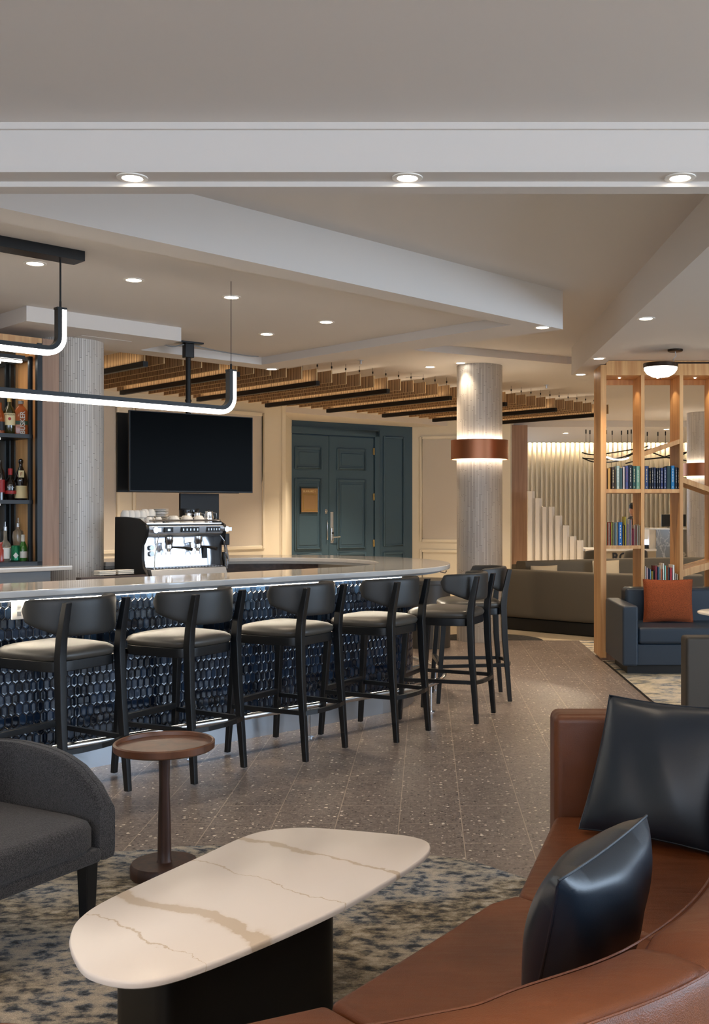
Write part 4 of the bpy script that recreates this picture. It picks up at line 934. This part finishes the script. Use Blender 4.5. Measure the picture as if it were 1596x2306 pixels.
# pillow leaning on the far section
BL, BR, TL = Vector((.528, 3.60, .44)), Vector((.885, 3.36, .44)), Vector((.645, 3.70, .855))
wv, hv = BR-BL, TL-BL; hv = hv-wv*(hv.dot(wv)/wv.length_squared)*.3; cen = BL+(BR-BL)/2+(TL-BL)/2
pillow('throw_pillow', 'dark blue grey leather pillow leaning on the far end of the brown sofa', cen+Vector((0, -.09, .0)), wv, TL-BL, .46, .46, .15, 'cushleather', crease=.006)
wv = Vector((.237, .39, 0)); hv = Vector((.038, -.27, .43))
TL = Vector((.238, 1.85, .86)); cen = TL+wv/2-hv/2
pillow('throw_pillow', 'dark blue grey leather pillow standing in the near seat, closest to the viewer', cen+Vector((.0, .0, 0)), wv, hv, .46, .47, .19, 'cushleather', crease=.006)
# ------------------------------------------------------------------ bookcase
YF, YB = 10.49, 10.91
bc = thing('bookcase', 'tall open honey oak bookcase with slanted shelves on the right', 'bookcase')
def bx_(x, y): X, _ = pxd(x, YF); return X, EYE-(y-HY)*YF/F
U = [(1.75, 1.808), (2.156, 2.192), (2.544, 2.58), (2.905, 2.945)]
for i, (a, b) in enumerate(U):
    MB().box(a, b, YF, YB, .03, 3.0 if i else 2.975).build('upright', 'oak', bc, bevel=.002)
MB().box(3.27, 3.31, YF, YB, .03, 3.015).build('upright', 'oak', bc)
zt0 = EYE-(845-HY)*YF/F
MB().box(1.808, 3.31, YF-.001, YF+.03, zt0, 3.016).build('top_fascia', 'oak', bc, bevel=.002)
MB().box(1.808, 3.31, YF+.03, YB, zt0, zt0+.03).box(1.808, 3.31, YB-.03, YB, zt0-.05, 3.016).build('top_panel', 'oak', bc)
MB().box(1.77, 3.29, YF+.03, YB-.03, 0, .03).box(1.808, 3.27, YF+.03, YB-.02, .03, .12).build('plinth', 'oakpale', bc)
def shelf(i, y0, y1):
    z1, z0 = EYE-(y0-HY)*YF/F, EYE-(y1-HY)*YF/F; MB().box(U[i][1], U[i+1][0], YF+.004, YB-.004, z0, z1).build('shelf', 'oak', bc); return z1
SA = shelf(0, 1101.4, 1110); shelf(1, 1101.4, 1110); SB = shelf(0, 1228.6, 1236); SCz = shelf(1, 1311, 1319)
shelf(0, 1380, 1388); shelf(1, 1420, 1428)
def slant(i, ya, yb, th=10, x1=None):
    za, zb = EYE-(ya-HY)*YF/F, EYE-(yb-HY)*YF/F; d = th*YF/F; x0 = U[i][1]; x1 = U[i+1][0]
    MB().hexa([(x0, YF+.004, za-d), (x1, YF+.004, zb-d), (x1, YB-.004, zb-d), (x0, YB-.004, za-d)], [(x0, YF+.004, za), (x1, YF+.004, zb), (x1, YB-.004, zb), (x0, YB-.004, za)]).build('slanted_shelf', 'oak', bc)
slant(1, 1017, 989); slant(2, 1075, 1101, 12); slant(2, 1283, 1262, 16)
for x, y in ((1394, 851), (1480, 851), (1564, 851)):
    X, D = px(x, y, zt0-.0) if 0 else (bx_(x, y)[0]*1.02, YF+.2); MB().lathe([(.012, zt0-.004), (.012, zt0-.0005)], 12, (X, D)).build('puck_light', 'downlight', bc)
    l = bpy.data.lights.new('puck_bulb', 'SPOT'); l.energy = 1.6; l.color = WARM; l.spot_size = radians(110); l.shadow_soft_size = .02
    o = bpy.data.objects.new('bulb', l); C.objects.link(o); o.parent = bc; o.location = (X, D, zt0-.01)
bcol = {}
def bmat(h):
    if h not in bcol: bcol[h] = plain('book_cover_'+h.strip('#'), h, .5)
    return bcol[h]
M['pages'] = plain('book_pages', '#d8cdb4', .9)
def book(x0, x1, ytop, zs, col, label, group, depth=.17, lean=0, line='gold', Yf=YF+.03):
    X0, X1 = pxd(x0, Yf)[0], pxd(x1, Yf)[0]; h = (EYE-(ytop-HY)*Yf/F)-zs; w_ = X1-X0-.001
    t = thing('book', label, 'book', (X0, Yf, zs), 0, group)
    MB().box(0, .003, 0, depth, 0, h).box(w_-.003, w_, 0, depth, 0, h).box(0, w_, 0, .003, 0, h).build('cover', bmat(col), t)
    MB().box(.003, w_-.003, .003, depth-.004, .004, h-.004).build('pages', 'pages', t)
    if line and w_ > .012:
        tl_ = MB(); zz_ = h*.3
        while zz_ < h*.86: 
            L_ = random.uniform(.012, .03); tl_.box(w_*.42, w_*.58, -.0008, 0, zz_, min(zz_+L_, h*.88)); zz_ += L_+.008
        tl_.box(w_*.38, w_*.62, -.0008, 0, h*.07, h*.11); tl_.build('spine_print', line, t)
    if lean: t.rotation_euler[1] = lean
    return t
O2 = lambda x: 1340+x/6.234
O2y = lambda y: 1030+y/6.234
ra = [(152, 172, 165, '#7a5436', 'brown', None), (174, 217, 152, '#b98d48', 'ochre', None), (228, 276, 135, '#3e3029', 'dark brown', 'label_cream'), (278, 292, 170, '#8a7a66', 'thin tan', None), (296, 345, 118, '#93a9a8', 'pale blue grey', 'label_white'), (346, 382, 150, '#37545a', 'dark teal', None), (384, 417, 132, '#b7aeac', 'pale pink grey', None), (421, 468, 118, '#3d4a80', 'purple blue', 'rust'), (472, 519, 108, '#151b28', 'black', 'label_white'), (521, 572, 120, '#1d4746', 'deep green', 'label_cream'), (574, 629, 122, '#6ea59a', 'sea green', 'label_white')]
def O(n): return ordn(n)
for k, (a, b, y, c, nm, ln) in enumerate(ra): book(O2(a), O2(b), O2y(y), SA, c, '%s hardback, %s from the left on the upper left bookcase shelf' % (nm, O(k)), 'books on the upper left shelf', line=ln)
rb = [(693, 750, 122, '#2f4474', 'blue', 'label_cream'), (756, 787, 148, '#14161c', 'black with gold print', 'gold'), (790, 822, 142, '#1d2234', 'dark navy', 'label_white'), (824, 850, 140, '#2a3860', 'navy', 'label_white'), (862, 888, 150, '#1a2438', 'dark navy', 'label_white'), (890, 917, 148, '#151d30', 'near black', 'label_white'), (919, 953, 146, '#26366f', 'royal blue', 'label_white'), (961, 1003, 142, '#2c3c66', 'slate blue', 'label_white'), (1005, 1060, 122, '#16383c', 'dark green', None), (1063, 1116, 116, '#1678b4', 'bright blue', 'label_white'), (1119, 1155, 138, '#191f33', 'dark navy', 'label_white'), (1158, 1184, 148, '#1f2233', 'charcoal', 'label_cream')]
for k, (a, b, y, c, nm, ln) in enumerate(rb): book(O2(a), O2(b), O2y(y), SA, c, '%s hardback, %s from the left on the upper middle bookcase shelf' % (nm, O(k)), 'books on the upper middle shelf', line=ln)
cols = [('#8c8f63', 'olive'), ('#d2532c', 'orange'), ('#d9d4c6', 'white'), ('#b22430', 'red'), ('#cfc65a', 'yellow'), ('#7b7f4a', 'moss'), ('#d9cfb0', 'cream'), ('#6f8fa6', 'blue grey'), ('#bcd0c8', 'pale mint'), ('#b9a58e', 'tan')]
xs = 152
for k in range(10):
    c, nm = cols[k]; w_ = 17; book(O2(xs), O2(xs+w_-1), O2y(908+((k*7) % 5)*3), SB, c, 'thin %s paperback left of the bright blue book, %s from the left' % (nm, O(k)), 'paperbacks on the middle left shelf', line=None); xs += w_
book(O2(322), O2(383), O2y(910), SB, '#1560a8', 'thick bright blue book in the middle of the paperback shelf', 'paperbacks on the middle left shelf', line='label_white')
cols2 = [('#c9a53c', 'mustard', 955), ('#2c2a26', 'black', 950), ('#d8cf58', 'tall yellow', 832), ('#c8c2b8', 'light grey', 870), ('#b79ac0', 'lilac', 935), ('#ded7c8', 'ivory', 866), ('#9aa7b0', 'grey blue', 880), ('#cfa4a0', 'pink', 872), ('#a53a50', 'crimson', 1020), ('#c25b6a', 'rose', 1000), ('#d9cdb6', 'cream', 950), ('#9a4a3c', 'brick red', 952), ('#e0dcd0', 'white', 955), ('#c0b89a', 'sand', 940), ('#e6e0d2', 'white glossy', 955)]
xs = 386
for k, (c, nm, y) in enumerate(cols2):
    w_ = 16.4; book(O2(xs), O2(xs+w_-1), O2y(y), SB, c, 'thin %s paperback right of the bright blue book, %s along' % (nm, O(k)), 'paperbacks on the middle left shelf', line=None); xs += w_
cols3 = [('#ddd6c8', 'white', 1530, 20), ('#e0b9b4', 'pale pink', 1550, 26), ('#2b2f52', 'navy', 1560, 22), ('#7fa6c4', 'sky blue', 1575, 20), ('#c7b24a', 'yellow', 1600, 22), ('#3a2a26', 'dark brown', 1590, 24), ('#7d2430', 'maroon', 1525, 36), ('#1f4b66', 'dark blue', 1540, 26), ('#e6e2da', 'white', 1520, 18), ('#c4683e', 'terracotta', 1570, 24), ('#e5dfd4', 'tall cream', 1490, 26), ('#8fd0c0', 'mint', 1520, 24), ('#e07a50', 'coral', 1525, 20), ('#46484c', 'grey', 1545, 26), ('#b22a34', 'bright red', 1550, 36), ('#e8e4da', 'tall white', 1510, 34), ('#cfc7b2', 'beige', 1625, 22), ('#d8d0bf', 'cream', 1640, 24)]
xs = 695; 
for k, (c, nm, y, w_) in enumerate(cols3):
    book(O2(xs), O2(xs+w_-1), O2y(y), SCz, c, '%s book, %s from the left on the lower middle shelf behind the rust cushion' % (nm, O(k)), 'books on the lower middle shelf', line=None); xs += w_+1.2
# ------------------------------------------------------------------ blue sofa
bs = thing('sofa', 'slate blue leather boxy sofa against the oak bookcase', 'sofa')
MB().box(1.785, 1.93, 9.50, 10.42, .09, .640).build('armrest', 'blueleather', bs, bevel=.022, seg=3)
MB().box(3.75, 3.9, 9.50, 10.42, .09, .640).build('armrest', 'blueleather', bs, bevel=.022, seg=3)
MB().box(1.93, 3.75, 9.56, 10.3, .09, .285).build('seat_base', 'blueleather', bs, bevel=.01)
MB().box(1.935, 3.745, 9.53, 10.25, .287, .44).build('seat_cushion', 'blueleather', bs, bevel=.03, seg=4)
MB().box(1.935, 3.745, 10.16, 10.40, .30, .755).build('back_cushion', 'blueleather', bs, bevel=.04, seg=4)
MB().box(1.86, 3.85, 9.66, 10.3, .001, .09).build('plinth', 'mattblack', bs)
pillow('throw_pillow', 'rust orange woven square cushion on the blue sofa', (2.32, 10.03, .645), (1, -.03, 0), (.02, .14, 1), .475, .41, .16, 'rust')
rt = thing('side_table', 'round white topped side table cut by the right picture edge', 'side table', (2.54, 8.6, 0))
MB().lathe([(.29, .655), (.3, .66), (.3, .672), (.29, .676)], 48).build('table_top', 'ceramic', rt); MB().lathe([(.15, 0.001), (.15, .012), (.02, .02), (.02, .655)], 24).build('pedestal', 'blackmetal', rt)
tc = thing('lounge_chair', 'taupe leather boxy lounge chair seen from behind at the right edge', 'lounge chair')
M['taupe'] = plain('taupe_leather_chair', '#3e372e', .5, nscale=400, nstr=.1)
MB().box(1.58, 2.60, 6.35, 6.50, .10, .735).build('backrest', 'taupe', tc, bevel=.02, seg=3)
for x in (1.80, 2.45): MB().box(x, x+.15, 6.50, 7.15, .10, .60).build('armrest', 'taupe', tc, bevel=.02, seg=3)
MB().box(1.95, 2.45, 6.5, 7.15, .12, .43).build('seat', 'taupe', tc, bevel=.02, seg=3)
for x in (1.86, 2.5):
    for y in (6.4, 7.08): MB().lathe([(.015, 0), (.018, .12)], 10, (x, y)).build('leg', 'blackmetal', tc)
# ------------------------------------------------------------------ taupe banquette
bq = thing('banquette_sofa', 'long taupe curved banquette sofa between the column and the bookcase', 'sofa')
ob = catmull([(.92, 13.32), (1.45, 12.86), (1.98, 12.42), (2.5, 12.18), (3.2, 12.08)], 8)
oi = offs(ob, -.22)
def wallseg(po, pi_, z0, z1, name, mat, i0, i1, par, r=.03):
    L_ = []
    for i in range(i0, i1+1):
        lp = []
        for x, z in superell(1, 1, 9, 32):
            f = (x+1)/2; lp.append((po[i][0]+(pi_[i][0]-po[i][0])*f, po[i][1]+(pi_[i][1]-po[i][1])*f, z0+(z1-z0)*(z+1)/2))
        L_.append(lp)
    return MB().loft(L_).build(name, mat, par)
for i0, i1 in ((0, 6), (6, 19), (19, 32)): wallseg(ob, oi, .165, .765, 'back_section', 'greyfab', i0, i1, bq)
wallseg(offs(ob, -.04), oi, .0015, .165, 'plinth', 'mattblack', 0, 32, bq)
os_ = offs(ob, -.82); wallseg(oi, os_, .1, .43, 'seat', 'greyfab', 0, 32, bq)
b2_ = bq
fo = catmull([(1.22, 14.2), (1.9, 14.55), (2.7, 15.0), (3.5, 15.3), (4.4, 15.5)], 8); fi = offs(fo, .24)
for i0, i1 in ((0, 9), (9, 18), (18, 32)): wallseg(fo, fi, .4, .83, 'back_cushion', 'greyfab', i0, i1, b2_)
wallseg(fi, offs(fo, .8), .0, .43, 'seat', 'greyfab', 0, 32, b2_)
wallseg(fo, offs(fo, -.12), .0, .78, 'back_frame', 'greyfab', 0, 32, b2_)
pillow('throw_pillow', 'beige cushion on the far banquette seen through the bookcase', (2.47, 14.36, .63), (1, .5, 0), (.0, .12, 1), .45, .40, .14, 'beigefab')
pillow('throw_pillow', 'beige cushion on the far banquette left of the bookcase', (1.57, 13.92, .60), (1, .5, 0), (.0, .12, 1), .42, .36, .14, 'beigefab')
# cylinder pedestal table beyond the bar tip
pt_ = thing('pedestal_table', 'low dark grey round drum table beyond the tip of the bar', 'table', (.02, 11.6, 0))
MB().lathe([(.245, .001), (.245, .70)], 48).build('drum_base', 'darkgrey', pt_); MB().lathe([(.28, .70), (.285, .705), (.285, .745), (.28, .75)], 48).build('table_top', 'darkgrey', pt_)
# ------------------------------------------------------------------ reception
rc = thing('reception_desk', 'grey veined marble reception desk with low pale counter', 'reception desk')
D0 = 18.6
x0, x1 = pxd(1477, D0)[0], pxd(1551, D0)[0]
zt1 = EYE-(1190-HY)*D0/F; zt2 = EYE-(1236-HY)*D0/F
MB().box(x0, x1, D0, D0+.7, 0, zt1-.02).build('marble_block', 'greymarble', rc); MB().box(pxd(1462, D0)[0], x1, D0-.02, D0+.75, zt1-.02, zt1).build('block_top', 'ceramic', rc)
MB().box(pxd(1462, D0)[0], x0, D0+.02, D0+.7, zt2, zt1-.02).build('side_return', 'slat', rc)
xa = pxd(1317, D0)[0]; MB().box(xa, x0, D0, D0+.7, 0, zt2-.04).build('low_front', 'beigefab', rc); MB().box(xa, x0, D0-.04, D0+.72, zt2-.04, zt2).build('low_counter_top', 'white', rc)
text('raised_letters', 'RO', .21, 'ink', rc, (pxd(1396, D0)[0], D0-.012, EYE-(1255.5-HY)*D0/F), (pi/2, 0, 0), ext=.008, bold=.004)
for i, (a, b, lab) in enumerate(((1500.5, 1519, 'left'), (1531, 1549.5, 'right'))):
    X0, X1 = pxd(a, D0+.1)[0], pxd(b if i else 1530, D0+.1)[0]
    if i: continue
    t = thing('computer_monitor', 'black computer monitor on the marble reception desk', 'monitor', ((X0+X1)/2+.06, D0+.3, zt1))
    MB().box(-.22, .22, 0, .03, .03, .25).build('screen', 'mattblack', t, bevel=.004); MB().box(-.1, .1, -.04, .1, 0, .01).box(-.02, .02, .0, .03, .01, .04).build('stand', 'mattblack', t)
t = thing('payment_terminal', 'small payment terminal with lit screen on the reception counter', 'terminal', (pxd(1459, D0)[0], D0+.1, zt2))
MB().box(-.07, .07, -.03, .06, 0, .06).build('stand', 'mattblack', t, bevel=.01)
MB().add([(-.07, -.04, .06), (.07, -.04, .06), (.06, .05, .17), (-.06, .05, .17), (-.07, -.02, .05), (.07, -.02, .05), (.06, .07, .16), (-.06, .07, .16)], [(0, 1, 2, 3), (7, 6, 5, 4), (0, 4, 5, 1), (1, 5, 6, 2), (2, 6, 7, 3), (3, 7, 4, 0)]).build('tablet', 'mattblack', t)
MB().add([(-.06, -.036, .068), (.06, -.036, .068), (.052, .04, .162), (-.052, .04, .162)], [(0, 1, 2, 3)]).build('screen', emis('tablet_screen', (.55, .65, 1, 1), 1.5), t, loc=(0, -.003, .003))
def loungechair(a, b, label):
    D = 16.2; X0, X1 = pxd(a, D)[0], pxd(b, D)[0]; w_ = X1-X0; t = thing('lounge_chair', label, 'lounge chair', ((X0+X1)/2, D, 0), 0, 'dark lounge chairs by reception')
    h = EYE-(1238-HY)*D/F
    L_ = []
    for i in range(17):
        f = -1+2*i/16; x = w_/2*f; y = .32*abs(f)**2.5; hh = h-.05*abs(f)**3-(.25 if abs(f) == 1 else 0)
        L_.append([(x*(1-.12*(z+1)/2) if 1 else x, y+q*.04, .35+(hh-.35)*(z+1)/2) for q, z in superell(1, 1, 5, 20)])
    MB().loft(L_).build('back_shell', 'darkgrey', t)
    MB().box(-w_*.42, w_*.42, .05, .5, .33, .45).build('seat', 'darkgrey', t, bevel=.03)
    for x in (-w_*.35, w_*.35):
        for y in (.08, .45): MB().lathe([(.012, 0), (.016, .34)], 8, (x, y)).build('leg', 'blackmetal', t)
loungechair(1316, 1376, 'dark grey lounge chair by reception, left of the raised letters')
loungechair(1405, 1471, 'dark grey lounge chair by reception, right of the raised letters')
# person behind the desk
pr = thing('person', 'person in black top standing behind the reception desk, mostly hidden', 'person', (pxd(1426, 20.0)[0], 20.0, 0), radians(95))
V_ = [(0, 0, .92), (0, 0, 1.12), (0, 0, 1.32), (0, 0, 1.40), (0, 0, 1.455), (0, .02, 1.52), (.17, 0, 1.335), (.21, .02, 1.08), (.12, .18, 1.0), (-.17, 0, 1.335), (-.22, .03, 1.08), (-.14, .2, 1.0),
      (.09, 0, .86), (.10, .01, .48), (.10, -.02, .08), (.10, .1, .04), (-.09, 0, .86), (-.10, .01, .48), (-.10, -.02, .08), (-.10, .1, .04), (0, .01, 1.59)]
E_ = [(0, 1), (1, 2), (2, 3), (3, 4), (4, 5), (5, 20), (2, 6), (6, 7), (7, 8), (2, 9), (9, 10), (10, 11), (0, 12), (12, 13), (13, 14), (14, 15), (0, 16), (16, 17), (17, 18), (18, 19)]
R_ = [.14, .12, .13, .06, .055, .085, .06, .045, .03, .06, .045, .03, .085, .055, .04, .035, .085, .055, .04, .035, .075]
me = bpy.data.meshes.new('body'); me.from_pydata(V_, E_, []); bo = bpy.data.objects.new('body', me); C.objects.link(bo); bo.parent = pr
sk = bo.modifiers.new('skin', 'SKIN'); 
if not me.skin_vertices: bpy.context.view_layer.objects.active = bo
for i, r in enumerate(R_): me.skin_vertices[0].data[i].radius = (r, r*.75 if i < 3 else r)
me.skin_vertices[0].data[0].use_root = True
ss = bo.modifiers.new('sub', 'SUBSURF'); ss.levels = 2; ss.render_levels = 2; me.materials.append(M['skin'])
hd = MB(); hd.loft([[(a[0], a[1], z) for a in superell(r, r*1.1, 2, 20, (0, yo))] for r, z, yo in ((.03, 1.47, -.06), (.078, 1.50, -.03), (.092, 1.56, -.02), (.09, 1.62, -.015), (.06, 1.665, -.01), (.01, 1.68, -.01))]).build('hair', 'hair', pr)
MB().lathe([(.005, 1.60), (.04, 1.615), (.05, 1.65), (.035, 1.69), (.005, 1.70)], 16, (0, -.09)).build('hair_bun', 'hair', pr)
MB().loft([[(a[0], a[1], z) for a in superell(rx, ry, 2.3, 24)] for rx, ry, z in ((.17, .13, .88), (.16, .125, 1.1), (.185, .13, 1.28), (.17, .10, 1.37), (.07, .065, 1.41))]).build('black_top', 'clothblack', pr)
MB().tube([(.17, 0, 1.34), (.215, .02, 1.08)], [.066, .055], 12).tube([(-.17, 0, 1.34), (-.225, .03, 1.08)], [.066, .055], 12).build('sleeves', 'clothblack', pr)
MB().loft([[(a[0], a[1], z) for a in superell(rx, ry, 2.3, 24)] for rx, ry, z in ((.17, .13, .9), (.17, .13, .8), (.15, .12, .7))]).tube([(.09, 0, .8), (.10, .01, .1)], [.095, .06], 12).tube([(-.09, 0, .8), (-.10, .01, .1)], [.095, .06], 12).build('trousers', 'clothblack', pr)
# ------------------------------------------------------------------ chandelier of bent rods in reception
Dc = 20.5
ch = thing('rod_chandelier', 'black chandelier of bent crossing rods hung before the slatted wall', 'chandelier', (0, 0, 0))
def cp_(x, y, dy=0): return (pxd(x, Dc+dy)[0], Dc+dy, EYE-(y-HY)*(Dc+dy)/F)
for k, pts in enumerate(([(1310, 1019), (1325, 1023), (1345, 1024), (1375, 1020), (1425, 1012)], [(1311, 1031), (1335, 1040), (1370, 1041), (1400, 1035), (1430, 1020), (1470, 1010)],
            [(1312, 1032), (1350, 1034), (1400, 1030), (1440, 1012), (1460, 1004)], [(1408, 1044), (1440, 1036), (1480, 1032), (1530, 1026), (1556, 1012)], [(1440, 1012), (1470, 1020), (1500, 1030), (1550, 1038)], [(1450, 1034), (1490, 1030), (1520, 1022), (1552, 1018)])):
    MB().tube(catmull([cp_(x, y, .15*k-.4) for x, y in pts], 5), .014, 6).build('rod', 'blackmetal', ch)
hgm = [(1319, 1024, 0), (1328, 1024, 1), (1365, 1040, 1), (1378, 1030, 2), (1399, 1034, 2), (1413, 1020, 1), (1421, 1015, 0), (1457, 1012, 4), (1481, 1022, 4), (1498, 1028, 3)]
for x, y, k in hgm: a = cp_(x, y, .15*k-.4); MB().tube([a, (a[0], a[1], 3.02)], .004, 5).lathe([(.012, 3.0), (.012, 3.08)], 8, (a[0], a[1])).build('suspension_cable', 'blackmetal', ch)
MB().tube(catmull([cp_(x, y, -.3) for x, y in ((1365, 1029), (1380, 1034), (1400, 1035), (1415, 1031))], 4), .016, 6).build('lit_rod', 'pendant', ch)
# ------------------------------------------------------------------ opal bowl pendant
X, D = px(1520, 787, 3.02)
bp = thing('bowl_pendant_light', 'opal glass bowl ceiling light on a bronze bar before the bookcase', 'ceiling light', (X, D, 0))
MB().lathe([(.065, 3.0), (.07, 3.005), (.07, 3.02)], 28).build('ceiling_canopy', 'bronze', bp)
hz = EYE-(815-HY)*D/F
MB().tube([(0, 0, 3.0), (.008, 0, 2.96), (-.02, 0, 2.93), (-.01, 0, hz)], .004, 6).build('chain', 'steel', bp)
r_ = 38/F*D; bx0 = (1487-1520)/F*D
MB().box(bx0, .62, -.012, .012, hz-.015, hz).build('cross_bar', 'bronze', bp)
for xq in (bx0, bx0+.72):
    MB().lathe([(r_+.002, hz-.055), (r_+.002, hz-.015), (.02, hz-.012)], 40, (xq, 0)).build('bronze_rim', 'bronze', bp)
    g_ = MB().lathe([(r_-.004, hz-.052), (r_*.96, hz-.075), (r_*.8, hz-.11), (r_*.5, hz-.138), (.01, hz-.148)], 40, (xq, 0)).build('bowl', 'bowl', bp); MB().lathe([(.008, hz-.148), (.01, hz-.156), (.002, hz-.162)], 12, (xq, 0)).build('finial', 'bronze', g_)
# sprinkler, speaker grille, wire tangle
for x, y, z, lab in ((812, 811, 3.2, 'small steel sprinkler head in the far ceiling left of the column'), (1230, 867, 3.2, 'small steel sprinkler head in the far ceiling right of the column')):
    X, D = px(x, y, z); t = thing('sprinkler', lab, 'sprinkler', (X, D, z)); MB().lathe([(.035, 0), (.035, -.006), (.012, -.008), (.01, -.04), (.022, -.042), (.022, -.045)], 16).build('sprinkler_head', 'steel', t)
X, D = px(938, 851, 3.2); tag(MB().lathe([(.14, 0), (.14, -.006), (.12, -.008)], 28).build('ceiling_speaker', 'paint', loc=(X, D, 3.2)), 'round pale ceiling speaker left of the round column', 'speaker')
tag(MB().tube(catmull([(-2.45, 9.35, 3.03), (-2.3, 9.42, 2.99), (-2.17, 9.5, 3.02), (-1.95, 9.75, 3.0), (-1.75, 10.1, 3.01), (-1.66, 10.3, 3.03)], 6), .006, 6).build('loose_cable', 'greycab'), 'loose grey cable along the bar ceiling beside the television mount', 'cable')
for o in list(bpy.data.objects):
    if o.type == 'MESH' and o.data.materials and o.parent is None and 'label' not in o and 'kind' not in o: print('UNTAGGED', o.name)

# uplighters added behind the viewer as fill for the near ceiling
for X, Y, lab in ((-2.9, -1.2, 'left'), (3.0, -1.4, 'right'), (.3, -3.2, 'middle')):
    t = thing('floor_lamp', 'slim black uplighter floor lamp behind the viewer, %s one' % lab, 'floor lamp', (X, Y, 0))
    MB().lathe([(.15, .001), (.15, .02), (.012, .03)], 28).build('base', 'blackmetal', t); MB().tube([(0, 0, .02), (0, 0, 1.8)], .01, 8).build('pole', 'blackmetal', t)
    MB().lathe([(.02, 1.78), (.15, 1.86), (.152, 1.862), (.02, 1.785)], 28).build('lamp_shade', 'blackmetal', t); MB().lathe([(.05, 1.83), (.05, 1.84)], 20).build('bulb', 'downlight', t)
    l = bpy.data.lights.new('uplight', 'SPOT'); l.energy = 120; l.color = (1, .86, .74); l.spot_size = radians(150); l.spot_blend = .8; l.shadow_soft_size = .06
    o = bpy.data.objects.new('uplight', l); C.objects.link(o); o.parent = t; o.location = (0, 0, 1.87); o.rotation_euler = (pi, 0, 0)
